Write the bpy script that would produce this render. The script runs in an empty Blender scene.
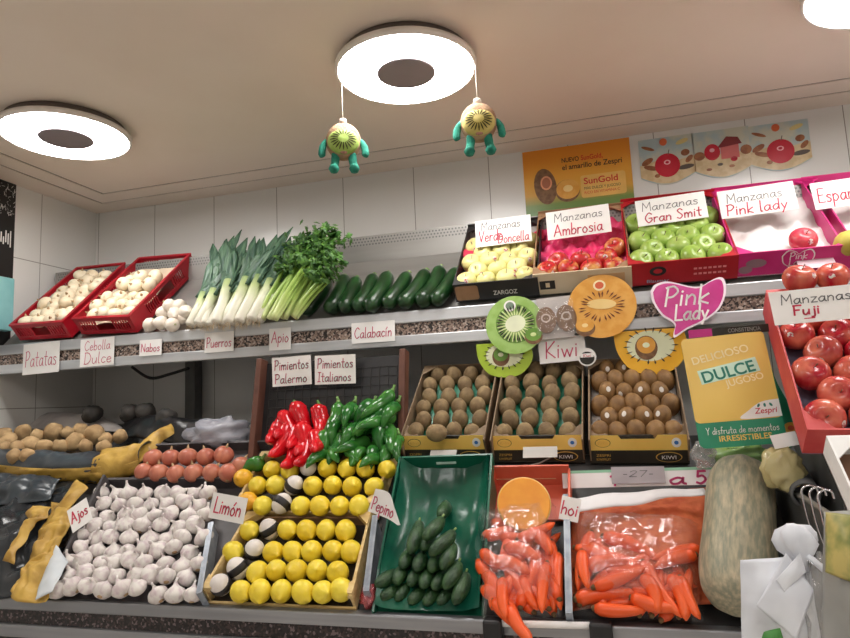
import bpy, math, random
from mathutils import Vector, Matrix, noise
R=random.Random(7)
PI=math.pi; rad=math.radians
SC=bpy.context.scene
COL=SC.collection
H=1.5                                   # eye height of the camera above the floor
# ------------------------------------------------------------------ camera, added ambient fill light, exposure
F=639.58; CX,CY=425.0,319.0
CAM=Matrix(((0.96208161,0.07757044,0.26149914),(0.26901017,-0.11138248,-0.95667522),(-0.04508329,0.99074556,-0.12802627)))
cd=bpy.data.cameras.new('camera'); cam=bpy.data.objects.new('camera',cd); COL.objects.link(cam)
cd.sensor_width=36; cd.lens=F/850*36; cd.clip_start=0.02
cam.matrix_world=Matrix.Translation((0,0,H))@CAM.to_4x4()
SC.camera=cam
wd=bpy.data.worlds.new('world'); SC.world=wd; wd.use_nodes=True
wd.node_tree.nodes['Background'].inputs[0].default_value=(1.0,0.97,0.93,1)
wd.node_tree.nodes['Background'].inputs[1].default_value=0.6
SC.view_settings.view_transform='Standard'; SC.view_settings.look='None'
SC.view_settings.gamma=1; SC.view_settings.use_curve_mapping=False
SC.view_settings.exposure=0.16
LAMP=24.0
# ------------------------------------------------------------------ pixel -> place
def ray(px,py): return CAM@Vector((px-CX,-(py-CY),-F))
def atY(px,py,Y):
    d=ray(px,py); t=Y/d.y; return Vector((0,0,H))+d*t
def atX(px,py,X):
    d=ray(px,py); return Vector((0,0,H))+d*(X/d.x)
def atZ(px,py,Z):
    d=ray(px,py); return Vector((0,0,H))+d*((Z-H)/d.z)
def depth(P):
    return -(CAM.transposed()@(Vector(P)-Vector((0,0,H)))).z
class Slope:
    def __init__(s,Y0,Z0,ang):
        s.a=rad(ang); s.P=Vector((0,Y0,H+Z0)); s.v=Vector((0,math.cos(s.a),math.sin(s.a))); s.n=Vector((0,-math.sin(s.a),math.cos(s.a)))
    def p(s,u,v,n=0): return s.P+Vector((u,0,0))+s.v*v+s.n*n
    def uv(s,px,py,n=0):
        d=ray(px,py); P0=s.P+s.n*n; o=Vector((0,0,H)); t=((P0-o).dot(s.n))/d.dot(s.n); q=o+d*t-P0
        return q.x,q.dot(s.v)
    def px(s,px,py,n=0):
        u,v=s.uv(px,py,n); return s.p(u,v,n)
    def M(s,u,v,n=0,rz=0): return Matrix.Translation(s.p(u,v,n))@Matrix.Rotation(s.a,4,'X')@Matrix.Rotation(rz,4,'Z')
LO=Slope(1.6,-.53,39); UP=Slope(2.225,.335,43); LEDGE=Slope(2.0,-.17,14)
# ------------------------------------------------------------------ materials
def lin(c):
    r=[]
    for x in c[:3]:
        x=x/255; r.append(x/12.92 if x<=.04045 else ((x+.055)/1.055)**2.4)
    return (*r,1)
MATS={}
def mat(name,c,c2=None,rough=.5,metal=0,scale=8,stretch=(1,1,1),lo=.4,hi=.6,bump=0,bscale=40,rnd=0.0,spec=.5,coat=0,tex='noise',detail=3,sss=0):
    if name in MATS: return MATS[name]
    m=bpy.data.materials.new(name); m.use_nodes=True; nt=m.node_tree; N=nt.nodes; Lk=nt.links
    b=N['Principled BSDF']; b.inputs['Roughness'].default_value=rough; b.inputs['Metallic'].default_value=metal
    b.inputs['Specular IOR Level'].default_value=spec; b.inputs['Coat Weight'].default_value=coat
    if sss:
        b.inputs['Subsurface Weight'].default_value=sss; b.inputs['Subsurface Radius'].default_value=(.01,.006,.003)
    tc=N.new('ShaderNodeTexCoord'); oi=N.new('ShaderNodeObjectInfo')
    mp=N.new('ShaderNodeMapping'); mp.inputs['Scale'].default_value=stretch
    ad=N.new('ShaderNodeVectorMath'); ad.operation='ADD'
    ml=N.new('ShaderNodeVectorMath'); ml.operation='SCALE'; ml.inputs['Scale'].default_value=7.0
    cb=N.new('ShaderNodeCombineXYZ')
    for k in range(3): Lk.new(oi.outputs['Random'],cb.inputs[k])
    Lk.new(cb.outputs[0],ml.inputs[0]); Lk.new(tc.outputs['Object'],ad.inputs[0]); Lk.new(ml.outputs[0],ad.inputs[1]); Lk.new(ad.outputs[0],mp.inputs[0])
    if c2 is None: c2=tuple(min(255,x*1.06) for x in c)
    if tex=='voronoi':
        t=N.new('ShaderNodeTexVoronoi'); t.inputs['Scale'].default_value=scale; fo=t.outputs['Distance']
    else:
        t=N.new('ShaderNodeTexNoise'); t.inputs['Scale'].default_value=scale; t.inputs['Detail'].default_value=detail; fo=t.outputs['Fac']
    Lk.new(mp.outputs[0],t.inputs['Vector'])
    rp=N.new('ShaderNodeValToRGB'); e=rp.color_ramp.elements
    e[0].position=lo; e[0].color=lin(c); e[1].position=hi; e[1].color=lin(c2)
    Lk.new(fo,rp.inputs[0])
    out=rp.outputs[0]
    if rnd:
        hs=N.new('ShaderNodeHueSaturation'); mr=N.new('ShaderNodeMapRange'); mr.inputs['To Min'].default_value=1-rnd; mr.inputs['To Max'].default_value=1+rnd*.6
        Lk.new(oi.outputs['Random'],mr.inputs['Value']); Lk.new(mr.outputs[0],hs.inputs['Value']); Lk.new(out,hs.inputs['Color']); out=hs.outputs[0]
    Lk.new(out,b.inputs['Base Color'])
    if bump:
        bn=N.new('ShaderNodeTexNoise'); bn.inputs['Scale'].default_value=bscale; bn.inputs['Detail'].default_value=3
        Lk.new(mp.outputs[0],bn.inputs['Vector'])
        bp=N.new('ShaderNodeBump'); bp.inputs['Strength'].default_value=bump; bp.inputs['Distance'].default_value=.003
        Lk.new(bn.outputs['Fac'],bp.inputs['Height']); Lk.new(bp.outputs[0],b.inputs['Normal'])
    MATS[name]=m; return m
def axis_mat(name,stops,axis=1,lo=0,hi=1,rough=.4,rnd=0,bump=0,noise_amt=.05,nscale=20,spec=.5):
    """colour that runs along the object's own axis (white leek shaft to green leaf, carrot shoulder ...)"""
    if name in MATS: return MATS[name]
    m=bpy.data.materials.new(name); m.use_nodes=True; nt=m.node_tree; N=nt.nodes; Lk=nt.links
    b=N['Principled BSDF']; b.inputs['Roughness'].default_value=rough; b.inputs['Specular IOR Level'].default_value=spec
    tc=N.new('ShaderNodeTexCoord'); sp=N.new('ShaderNodeSeparateXYZ'); Lk.new(tc.outputs['Object'],sp.inputs[0])
    mr=N.new('ShaderNodeMapRange'); mr.inputs['From Min'].default_value=lo; mr.inputs['From Max'].default_value=hi; Lk.new(sp.outputs[axis],mr.inputs[0])
    nz=N.new('ShaderNodeTexNoise'); nz.inputs['Scale'].default_value=nscale; Lk.new(tc.outputs['Object'],nz.inputs['Vector'])
    ma=N.new('ShaderNodeMath'); ma.operation='MULTIPLY_ADD'; Lk.new(nz.outputs['Fac'],ma.inputs[0]); ma.inputs[1].default_value=noise_amt*2; Lk.new(mr.outputs[0],ma.inputs[2])
    rp=N.new('ShaderNodeValToRGB'); e=rp.color_ramp.elements
    while len(e)<len(stops): e.new(.5)
    for i,(q,c) in enumerate(stops): e[i].position=q; e[i].color=lin(c)
    Lk.new(ma.outputs[0],rp.inputs[0]); Lk.new(rp.outputs[0],b.inputs['Base Color'])
    MATS[name]=m; return m
def emit(name,c,s):
    m=bpy.data.materials.new(name); m.use_nodes=True; b=m.node_tree.nodes['Principled BSDF']
    b.inputs['Base Color'].default_value=(.8,.8,.8,1); b.inputs['Emission Color'].default_value=c; b.inputs['Emission Strength'].default_value=s
    return m
def film(name,tint=(255,255,255),alpha=.12,rough=.12,gloss=.16):
    """clear plastic film: mostly see-through, with glossy creases"""
    m=bpy.data.materials.new(name); m.use_nodes=True; nt=m.node_tree; N=nt.nodes; Lk=nt.links
    N.remove(N['Principled BSDF']); o=N['Material Output']
    tr=N.new('ShaderNodeBsdfTransparent'); gl=N.new('ShaderNodeBsdfGlossy'); gl.inputs['Roughness'].default_value=rough
    df=N.new('ShaderNodeBsdfDiffuse'); df.inputs['Color'].default_value=lin(tint)
    lw=N.new('ShaderNodeLayerWeight'); lw.inputs['Blend'].default_value=.25
    tc=N.new('ShaderNodeTexCoord'); nz=N.new('ShaderNodeTexNoise'); nz.inputs['Scale'].default_value=13; nz.inputs['Detail'].default_value=5; nz.inputs['Distortion'].default_value=2.4
    Lk.new(tc.outputs['Object'],nz.inputs['Vector'])
    bp=N.new('ShaderNodeBump'); bp.inputs['Strength'].default_value=.7; bp.inputs['Distance'].default_value=.01; Lk.new(nz.outputs['Fac'],bp.inputs['Height'])
    Lk.new(bp.outputs[0],gl.inputs['Normal']); Lk.new(bp.outputs[0],lw.inputs['Normal'])
    m1=N.new('ShaderNodeMixShader'); m1.inputs[0].default_value=alpha; Lk.new(tr.outputs[0],m1.inputs[1]); Lk.new(df.outputs[0],m1.inputs[2])
    ad=N.new('ShaderNodeMath'); ad.operation='MULTIPLY_ADD'; Lk.new(lw.outputs['Facing'],ad.inputs[0]); ad.inputs[1].default_value=.25; ad.inputs[2].default_value=gloss*.5
    m2=N.new('ShaderNodeMixShader'); Lk.new(ad.outputs[0],m2.inputs[0]); Lk.new(m1.outputs[0],m2.inputs[1]); Lk.new(gl.outputs[0],m2.inputs[2])
    Lk.new(m2.outputs[0],o.inputs[0]); return m
def tile_mat(name,c,grout,axis,x0,pitch,z0,zp,w=.0035):
    m=bpy.data.materials.new(name); m.use_nodes=True; nt=m.node_tree; N=nt.nodes; Lk=nt.links
    b=N['Principled BSDF']; b.inputs['Roughness'].default_value=.22
    tc=N.new('ShaderNodeTexCoord'); sp=N.new('ShaderNodeSeparateXYZ'); Lk.new(tc.outputs['Object'],sp.inputs[0])
    def line(out,o,p):
        a=N.new('ShaderNodeMath'); a.operation='SUBTRACT'; Lk.new(out,a.inputs[0]); a.inputs[1].default_value=o-p*50-p/2
        q=N.new('ShaderNodeMath'); q.operation='MODULO'; Lk.new(a.outputs[0],q.inputs[0]); q.inputs[1].default_value=p
        s=N.new('ShaderNodeMath'); s.operation='SUBTRACT'; Lk.new(q.outputs[0],s.inputs[0]); s.inputs[1].default_value=p/2
        t=N.new('ShaderNodeMath'); t.operation='ABSOLUTE'; Lk.new(s.outputs[0],t.inputs[0])
        l=N.new('ShaderNodeMath'); l.operation='LESS_THAN'; Lk.new(t.outputs[0],l.inputs[0]); l.inputs[1].default_value=w/2
        return l.outputs[0]
    mx=N.new('ShaderNodeMath'); mx.operation='MAXIMUM'
    Lk.new(line(sp.outputs[axis],x0,pitch),mx.inputs[0]); Lk.new(line(sp.outputs[2],z0,zp),mx.inputs[1])
    nz=N.new('ShaderNodeTexNoise'); nz.inputs['Scale'].default_value=3; Lk.new(tc.outputs['Object'],nz.inputs['Vector'])
    rp=N.new('ShaderNodeValToRGB'); rp.color_ramp.elements[0].color=lin(tuple(x*.97 for x in c)); rp.color_ramp.elements[1].color=lin(c); Lk.new(nz.outputs['Fac'],rp.inputs[0])
    mi=N.new('ShaderNodeMix'); mi.data_type='RGBA'; Lk.new(mx.outputs[0],mi.inputs[0]); Lk.new(rp.outputs[0],mi.inputs[6]); mi.inputs[7].default_value=lin(grout)
    Lk.new(mi.outputs[2],b.inputs['Base Color'])
    bp=N.new('ShaderNodeBump'); bp.inputs['Strength'].default_value=.5; bp.inputs['Distance'].default_value=.002; bp.invert=True
    Lk.new(mx.outputs[0],bp.inputs['Height']); Lk.new(bp.outputs[0],b.inputs['Normal'])
    return m
def granite_mat():
    m=bpy.data.materials.new('speckled granite'); m.use_nodes=True; nt=m.node_tree; N=nt.nodes; Lk=nt.links
    b=N['Principled BSDF']; b.inputs['Roughness'].default_value=.3
    tc=N.new('ShaderNodeTexCoord'); v=N.new('ShaderNodeTexVoronoi'); v.inputs['Scale'].default_value=170; Lk.new(tc.outputs['Object'],v.inputs['Vector'])
    sp=N.new('ShaderNodeSeparateColor'); Lk.new(v.outputs['Color'],sp.inputs[0])
    rp=N.new('ShaderNodeValToRGB'); rp.color_ramp.interpolation='CONSTANT'; e=rp.color_ramp.elements
    for i,(q,c) in enumerate([(0,(34,30,30)),(.25,(100,82,74)),(.5,(152,132,120)),(.74,(64,54,52)),(.85,(186,172,162))]):
        if i>1: e.new(.5)
        e[i].position=q; e[i].color=lin(c)
    Lk.new(sp.outputs[0],rp.inputs[0]); Lk.new(rp.outputs[0],b.inputs['Base Color']); return m
# ------------------------------------------------------------------ mesh builder
class MB:
    def __init__(s): s.v=[]; s.f=[]; s.m=[]; s.cur=0
    def face(s,idx): s.f.append(idx); s.m.append(s.cur)
    def box(s,x0,x1,y0,y1,z0,z1,M=None):
        b=len(s.v); P=[Vector((x,y,z)) for z in (z0,z1) for y in (y0,y1) for x in (x0,x1)]
        if M: P=[M@p for p in P]
        s.v+=[tuple(p) for p in P]
        for q in ((0,2,3,1),(4,5,7,6),(0,1,5,4),(2,6,7,3),(0,4,6,2),(1,3,7,5)): s.face([b+i for i in q])
        return s
    def prism(s,pts,z0,z1):
        b=len(s.v); n=len(pts)
        a=sum(pts[i][0]*pts[(i+1)%n][1]-pts[(i+1)%n][0]*pts[i][1] for i in range(n))
        if a<0: pts=pts[::-1]
        s.v+=[(x,y,z0) for x,y in pts]+[(x,y,z1) for x,y in pts]
        s.face([b+n-1-i for i in range(n)]); s.face([b+n+i for i in range(n)])
        for i in range(n): j=(i+1)%n; s.face([b+i,b+j,b+n+j,b+n+i])
        return s
    def tube(s,pts,rads,seg=8,caps=True,flat=1.0):
        pts=[Vector(p) for p in pts]; n=len(pts)
        if not hasattr(rads,'__len__'): rads=[rads]*n
        b=len(s.v); up=None
        for i,p in enumerate(pts):
            t=(pts[min(i+1,n-1)]-pts[max(i-1,0)]).normalized()
            if up is None:
                up=Vector((0,0,1)) if abs(t.z)<.9 else Vector((0,1,0))
            x=t.cross(up).normalized(); up=x.cross(t).normalized()
            for k in range(seg):
                a=2*PI*k/seg; q=p+x*(rads[i]*math.cos(a))+up*(rads[i]*flat*math.sin(a)); s.v.append(tuple(q))
        for i in range(n-1):
            for k in range(seg):
                k2=(k+1)%seg; s.face([b+i*seg+k,b+i*seg+k2,b+(i+1)*seg+k2,b+(i+1)*seg+k])
        if caps:
            s.face([b+k for k in range(seg)][::-1]); s.face([b+(n-1)*seg+k for k in range(seg)])
        return s
    def lathe(s,prof,seg=16,fn=None,M=None):
        """prof: (r,z) from bottom to top; fn(r,z,a)->(x,y,z)"""
        b=len(s.v); n=len(prof)
        for r,z in prof:
            for k in range(seg):
                a=2*PI*k/seg
                q=Vector(fn(r,z,a)) if fn else Vector((r*math.cos(a),r*math.sin(a),z))
                if M: q=M@q
                s.v.append(tuple(q))
        for i in range(n-1):
            for k in range(seg):
                k2=(k+1)%seg; s.face([b+i*seg+k,b+i*seg+k2,b+(i+1)*seg+k2,b+(i+1)*seg+k])
        s.face([b+k for k in range(seg)][::-1]); s.face([b+(n-1)*seg+k for k in range(seg)])
        return s
    def grid(s,nu,nv,fn):
        b=len(s.v)
        for j in range(nv+1):
            for i in range(nu+1): s.v.append(tuple(fn(i/nu,j/nv)))
        for j in range(nv):
            for i in range(nu):
                a=b+j*(nu+1)+i; s.face([a,a+1,a+nu+2,a+nu+1])
        return s
    def obj(s,name,mats,parent=None,smooth=False,solid=0,bevel=0):
        me=bpy.data.meshes.new(name); me.from_pydata(s.v,[],s.f)
        for m in (mats if isinstance(mats,(list,tuple)) else [mats]): me.materials.append(m)
        for p,k in zip(me.polygons,s.m): p.material_index=k; p.use_smooth=smooth
        me.update(); o=bpy.data.objects.new(name,me); COL.objects.link(o)
        if parent: o.parent=parent
        if solid:
            q=o.modifiers.new('thickness','SOLIDIFY'); q.thickness=solid; q.offset=0
        if bevel:
            q=o.modifiers.new('bevel','BEVEL'); q.width=bevel; q.segments=2; q.limit_method='ANGLE'
        return o
def tag(o,label=None,cat=None,group=None,kind=None):
    if label: o['label']=label
    if cat: o['category']=cat
    if group: o['group']=group
    if kind: o['kind']=kind
    return o
def thing(name,label,cat,M=None,group=None):
    o=bpy.data.objects.new(name,None); COL.objects.link(o); o.empty_display_size=.02
    if M is not None: o.matrix_world=M
    return tag(o,label,cat,group)
def dup(root,M,label=None,group=None):
    r=root.copy(); COL.objects.link(r); r.matrix_world=M
    if label: r['label']=label
    if group: r['group']=group
    for ch in list(root.children):
        c=ch.copy(); COL.objects.link(c); c.parent=r
        for g in ch.children:
            d=g.copy(); COL.objects.link(d); d.parent=c
    return r
class Kind:
    """one of a kind, built once with its parts and then copied"""
    def __init__(s,protos): s.p=protos; s.used=[False]*len(protos)
    def put(s,i,M,label,group=None):
        i%=len(s.p)
        if not s.used[i]:
            s.used[i]=True; o=s.p[i]; o.matrix_world=M; o['label']=label
            if group: o['group']=group
            return o
        return dup(s.p[i],M,label,group)
    def finish(s):
        for o,u in zip(s.p,s.used):
            if not u:
                for c in list(o.children): bpy.data.objects.remove(c)
                bpy.data.objects.remove(o)
ORD='first second third fourth fifth sixth seventh eighth ninth tenth eleventh twelfth thirteenth fourteenth fifteenth sixteenth seventeenth eighteenth nineteenth twentieth'.split()
def rotR(): return Matrix.Rotation(R.uniform(0,2*PI),4,'Z')
def eul(x,y,z): return Matrix.Rotation(z,4,'Z')@Matrix.Rotation(y,4,'Y')@Matrix.Rotation(x,4,'X')
def frame(p0,p1,up=Vector((0,0,1))):
    y=(Vector(p1)-Vector(p0)).normalized(); x=y.cross(up).normalized(); z=x.cross(y)
    M=Matrix((x,y,z)).transposed().to_4x4(); M.translation=Vector(p0); return M
def catmull(P,k=5,closed=False):
    out=[]; n=len(P)
    if n<3: return P
    for i in range(n-1):
        a=P[max(i-1,0)]; b=P[i]; c=P[i+1]; d=P[min(i+2,n-1)]
        for j in range(k):
            t=j/k
            out.append(tuple(.5*((2*b[m])+(c[m]-a[m])*t+(2*a[m]-5*b[m]+4*c[m]-d[m])*t*t+(3*b[m]-a[m]-3*c[m]+d[m])*t**3) for m in range(len(b))))
    out.append(P[-1]); return out
# ------------------------------------------------------------------ writing
G={}
G['a']=(.55,[[(.44,.42),(.25,.5),(.05,.28),(.12,.03),(.3,.04),(.44,.3)],[(.45,.5),(.45,.1),(.55,.0)]])
G['b']=(.5,[[(.05,1),(.05,0)],[(.05,.3),(.25,.5),(.44,.28),(.3,.0),(.05,.06)]])
G['c']=(.46,[[(.42,.42),(.22,.5),(.05,.25),(.2,0),(.42,.08)]])
G['d']=(.52,[[(.44,.42),(.25,.5),(.05,.28),(.12,.03),(.3,.04),(.44,.3)],[(.45,1),(.45,0)]])
G['e']=(.5,[[(.07,.25),(.42,.3),(.27,.5),(.07,.33),(.1,.08),(.28,0),(.45,.1)]])
G['f']=(.4,[[(.36,.92),(.24,1),(.16,.85),(.16,0)],[(.0,.52),(.34,.52)]])
G['Y']=(.6,[[(.04,1),(.3,.5)],[(.56,1),(.3,.5)],[(.3,.5),(.3,0)]])
G['h']=(.48,[[(.05,1),(.05,0)],[(.05,.3),(.25,.5),(.4,.35),(.4,0)]])
G['i']=(.2,[[(.08,.5),(.08,0)],[(.08,.68),(.1,.72)]])
G['í']=(.25,[[(.08,.5),(.08,0)],[(.06,.66),(.2,.86)]])
G['j']=(.32,[[(.22,.5),(.22,-.2),(.02,-.3)],[(.22,.68),(.24,.72)]])
G['k']=(.48,[[(.05,1),(.05,0)],[(.4,.5),(.07,.2),(.42,0)]])
G['l']=(.22,[[(.06,1),(.06,.1),(.18,0)]])
G['m']=(.75,[[(.05,.5),(.05,0)],[(.05,.3),(.2,.5),(.34,.35),(.34,0)],[(.34,.3),(.5,.5),(.65,.35),(.65,0)]])
G['n']=(.5,[[(.05,.5),(.05,0)],[(.05,.3),(.25,.5),(.4,.35),(.4,0)]])
G['o']=(.52,[[(.25,.5),(.06,.3),(.12,.03),(.32,.0),(.45,.25),(.25,.5)]])
G['ó']=(.52,[[(.25,.5),(.06,.3),(.12,.03),(.32,.0),(.45,.25),(.25,.5)],[(.25,.64),(.4,.84)]])
G['p']=(.52,[[(.05,.5),(.05,-.4)],[(.05,.35),(.25,.5),(.45,.25),(.25,0),(.05,.1)]])
G['r']=(.4,[[(.05,.5),(.05,0)],[(.05,.3),(.18,.48),(.36,.46)]])
G['s']=(.44,[[(.38,.43),(.2,.5),(.08,.38),(.35,.18),(.28,.0),(.05,.04)]])
G['t']=(.42,[[(.2,.9),(.2,.1),(.36,0)],[(.02,.56),(.4,.56)]])
G['u']=(.52,[[(.05,.5),(.07,.1),(.24,0),(.42,.25)],[(.43,.5),(.43,0)]])
G['w']=(.7,[[(.03,.5),(.18,0)],[(.18,0),(.33,.45)],[(.33,.45),(.48,0)],[(.48,0),(.65,.5)]])
G['y']=(.5,[[(.05,.5),(.24,.05)],[(.45,.5),(.1,-.35)]])
G['z']=(.46,[[(.05,.5),(.42,.5)],[(.42,.5),(.05,0)],[(.05,0),(.44,0)]])
G['A']=(.75,[[(.03,0),(.35,1)],[(.35,1),(.68,0)],[(.15,.35),(.56,.35)]])
G['C']=(.68,[[(.62,.85),(.35,1),(.06,.5),(.3,0),(.63,.15)]])
G['D']=(.7,[[(.08,1),(.08,0)],[(.02,1),(.4,.95),(.64,.5),(.4,.04),(.02,0)]])
G['E']=(.6,[[(.52,1),(.08,1)],[(.08,1),(.08,0)],[(.08,.52),(.42,.52)],[(.08,0),(.54,0)]])
G['F']=(.58,[[(.08,1),(.08,0)],[(.02,1),(.55,1)],[(.08,.52),(.42,.52)]])
G['G']=(.72,[[(.62,.85),(.35,1),(.06,.5),(.32,0),(.62,.2),(.62,.45)],[(.62,.45),(.38,.45)]])
G['I']=(.42,[[(.22,1),(.22,0)],[(.05,1),(.4,1)],[(.05,0),(.4,0)]])
G['K']=(.62,[[(.08,1),(.08,0)],[(.55,1),(.1,.45)],[(.1,.45),(.58,0)]])
G['L']=(.56,[[(.08,1),(.08,0)],[(.08,0),(.54,0)]])
G['M']=(.82,[[(.06,0),(.1,1)],[(.1,1),(.4,.35)],[(.4,.35),(.7,1)],[(.7,1),(.76,0)]])
G['N']=(.72,[[(.08,0),(.08,1)],[(.08,1),(.62,0)],[(.62,0),(.62,1)]])
G['P']=(.6,[[(.1,1),(.08,0)],[(.02,.95),(.35,1),(.54,.75),(.35,.48),(.1,.45)]])
G['S']=(.58,[[(.5,.85),(.28,1),(.1,.78),(.48,.3),(.3,0),(.05,.12)]])
G['V']=(.66,[[(.03,1),(.32,0)],[(.32,0),(.63,1)]])
G['Z']=(.62,[[(.05,1),(.56,1)],[(.56,1),(.05,0)],[(.05,0),(.58,0)]])
G['1']=(.3,[[(.02,.75),(.2,1)],[(.2,1),(.2,0)]])
G['5']=(.5,[[(.42,1),(.1,1)],[(.1,1),(.08,.55)],[(.08,.55),(.3,.62),(.44,.3),(.25,0),(.04,.08)]])
G['7']=(.48,[[(.04,1),(.44,1)],[(.44,1),(.16,0)]])
G['2']=(.5,[[(.06,.8),(.25,1),(.42,.75),(.05,0)],[(.05,0),(.46,0)]])
G['-']=(.3,[[(.05,.4),(.25,.4)]])
G[' ']=(.3,[])
def hand(parent,text,x0,y0,x1,y1,m,w=.003,z=.0009,name='handwriting',slant=.08):
    """marker handwriting, built as flat strokes that fill the given box on a card"""
    adv=0; strokes=[]
    for ch in text:
        a,S=G.get(ch,G['o'])
        for st in S:
            P=catmull(st,5) if len(st)>2 else st
            strokes.append([(adv+x+slant*y,y) for x,y in P])
        adv+=a+.06
    sx=(x1-x0)/max(adv,.1); sy=(y1-y0)
    mb=MB()
    for st in strokes:
        P=[(x0+x*sx+R.uniform(-.0002,.0002),y0+y*sy) for x,y in st]
        for i in range(len(P)-1):
            (ax,ay),(bx,by)=P[i],P[i+1]; dx,dy=bx-ax,by-ay; L=math.hypot(dx,dy) or 1e-9
            nx,ny=-dy/L*w/2,dx/L*w/2; ex,ey=dx/L*w*.35,dy/L*w*.35
            b=len(mb.v); mb.v+=[(ax-ex+nx,ay-ey+ny,z),(ax-ex-nx,ay-ey-ny,z),(bx+ex-nx,by+ey-ny,z),(bx+ex+nx,by+ey+ny,z)]; mb.face([b,b+1,b+2,b+3])
    return mb.obj(name,m,parent)
def printed(parent,text,x,y,size,m,z=.0009,align='LEFT',bold=.0,width=None,name='lettering',shear=0,rot=0,height=None):
    c=bpy.data.curves.new('t','FONT'); c.body=text; c.size=1; c.offset=bold; c.shear=shear; c.align_x='LEFT'; c.fill_mode='FRONT'
    t=bpy.data.objects.new('t',c); COL.objects.link(t)
    dg=bpy.context.evaluated_depsgraph_get(); me=bpy.data.meshes.new_from_object(t.evaluated_get(dg))
    bpy.data.objects.remove(t)
    xs=[v.co.x for v in me.vertices] or [0]; w0,w1=min(xs),max(xs)
    sx=size; 
    if width: sx=width/max(w1-w0,1e-6)
    sy=height/.73 if height else size
    off={'LEFT':0,'CENTER':-.5*(w1-w0)*sx,'RIGHT':-(w1-w0)*sx}[align]
    ca,sa=math.cos(rot),math.sin(rot)
    for v in me.vertices:
        a=(v.co.x-w0)*sx+off; b=v.co.y*sy
        v.co=(x+a*ca-b*sa,y+a*sa+b*ca,z)
    me.materials.clear(); me.materials.append(m); me.name=name
    o=bpy.data.objects.new(name,me); COL.objects.link(o); o.parent=parent; return o
def ellipse(cx,cy,rx,ry,n=28,rot=0):
    return [(cx+rx*math.cos(2*PI*k/n)*math.cos(rot)-ry*math.sin(2*PI*k/n)*math.sin(rot),cy+rx*math.cos(2*PI*k/n)*math.sin(rot)+ry*math.sin(2*PI*k/n)*math.cos(rot)) for k in range(n)]
def rrect(x0,y0,x1,y1,r,n=5):
    P=[]
    for cx,cy,a0 in ((x1-r,y1-r,0),(x0+r,y1-r,90),(x0+r,y0+r,180),(x1-r,y0+r,270)):
        for k in range(n+1): a=rad(a0+90*k/n); P.append((cx+r*math.cos(a),cy+r*math.sin(a)))
    return P
def flat(parent,name,pts,m,z=.0005,t=.0003):
    return MB().prism(pts,z-t,z).obj(name,m,parent)
def cardM(px,py,Y,tilt=0,yaw=0,roll=0):
    P=atY(px,py,Y)
    return Matrix.Translation(P)@Matrix.Rotation(rad(yaw),4,'Z')@Matrix.Rotation(PI/2-rad(tilt),4,'X')@Matrix.Rotation(rad(roll),4,'Z'), depth(P)/F
def card(name,label,cat,px,py,Y,wpx,hpx,m,tilt=0,yaw=0,roll=0,group=None,th=.0012,outline=None):
    """a flat card at its place: its face is local XY, z=0"""
    M,s=cardM(px,py,Y,tilt,yaw,roll); W,Hh=wpx*s,hpx*s
    pts=outline(W,Hh) if outline else [(-W/2,-Hh/2),(W/2,-Hh/2),(W/2,Hh/2),(-W/2,Hh/2)]
    o=MB().prism(pts,-th,0).obj(name,m); o.matrix_world=M; tag(o,label,cat,group); o['w']=W
    return o,W,Hh
# ------------------------------------------------------------------ palette
M_=mat
white_card=M_('white card',(236,234,230),(242,240,238),rough=.55)
red_ink=M_('red marker',(196,40,70),(214,70,96),rough=.6,scale=30)
rose_ink=M_('rose marker',(192,52,92),(210,90,120),rough=.6,scale=30)
grey_ink=M_('grey marker',(92,90,92),(120,118,118),rough=.6,scale=30)
steel=M_('brushed steel',(176,178,180),(192,194,196),rough=.34,metal=.85,scale=4,stretch=(.3,8,8),bump=.05,bscale=60)
alu=M_('aluminium rail',(196,200,204),(210,213,216),rough=.38,metal=.6,scale=5,stretch=(.3,6,6))
shaded_steel=M_('shaded counter steel',(146,148,152),(162,164,168),rough=.4,metal=.7,scale=5,stretch=(.3,6,6))  # counter rails stand in shade; that darkness is put into their colour
panel_steel=M_('grey sheet metal',(146,144,140),(160,158,154),rough=.42,metal=.5,scale=3,stretch=(.4,3,3))
black_pl=M_('black plastic',(24,24,26),(34,34,36),rough=.45)
dark_in=M_('dark cabinet',(30,29,29),(38,37,36),rough=.7)
granite=granite_mat(); granite_shaded=granite_mat(); granite_shaded.name='shaded speckled granite'  # second granite: same stone, darkened for the shade on the counter front
for _e,_c in zip([n for n in granite_shaded.node_tree.nodes if n.type=='VALTORGB'][0].color_ramp.elements,((16,14,15),(58,44,44),(92,62,64),(34,30,32),(112,98,98))): _e.color=lin(_c)
teal_cloth=M_('teal plush',(28,116,98),(48,146,124),rough=.9,scale=60,bump=.6,bscale=160)
# ================================================================== SETTING
XL,XR,YW,YF,ZC=-2.60,2.6,2.80,-2.6,H+1.1
def struct(o): o['kind']='structure'; return o
floorm=M_('floor tiles grey',(218,210,202),(226,219,211),rough=.5)
wallm=tile_mat('white wall tiles',(230,229,226),(150,146,140),0,-.79,.3585,H+.39,3.2)
wallm2=tile_mat('white side wall tiles',(230,229,225),(150,146,140),1,2.448,.3585,H+.753,.7)
ceilm=M_('beige ceiling paint',(236,222,208),(240,227,214),rough=.75,scale=2)
groovem=M_('ceiling groove shadow gap',(70,58,50),(76,64,56),rough=.9)
struct(MB().box(XL-.1,XR+.1,YF-.1,YW+.1,-.08,0).obj('floor',floorm))
struct(MB().box(XL-.1,XR+.1,YW,YW+.1,0,ZC+.06).obj('wall_back',wallm))
struct(MB().box(XL-.1,XL,YF,YW,0,ZC+.06).obj('wall_left',wallm2))
struct(MB().box(XR,XR+.1,YF,YW,0,ZC+.06).obj('wall_right',wallm2))
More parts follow.
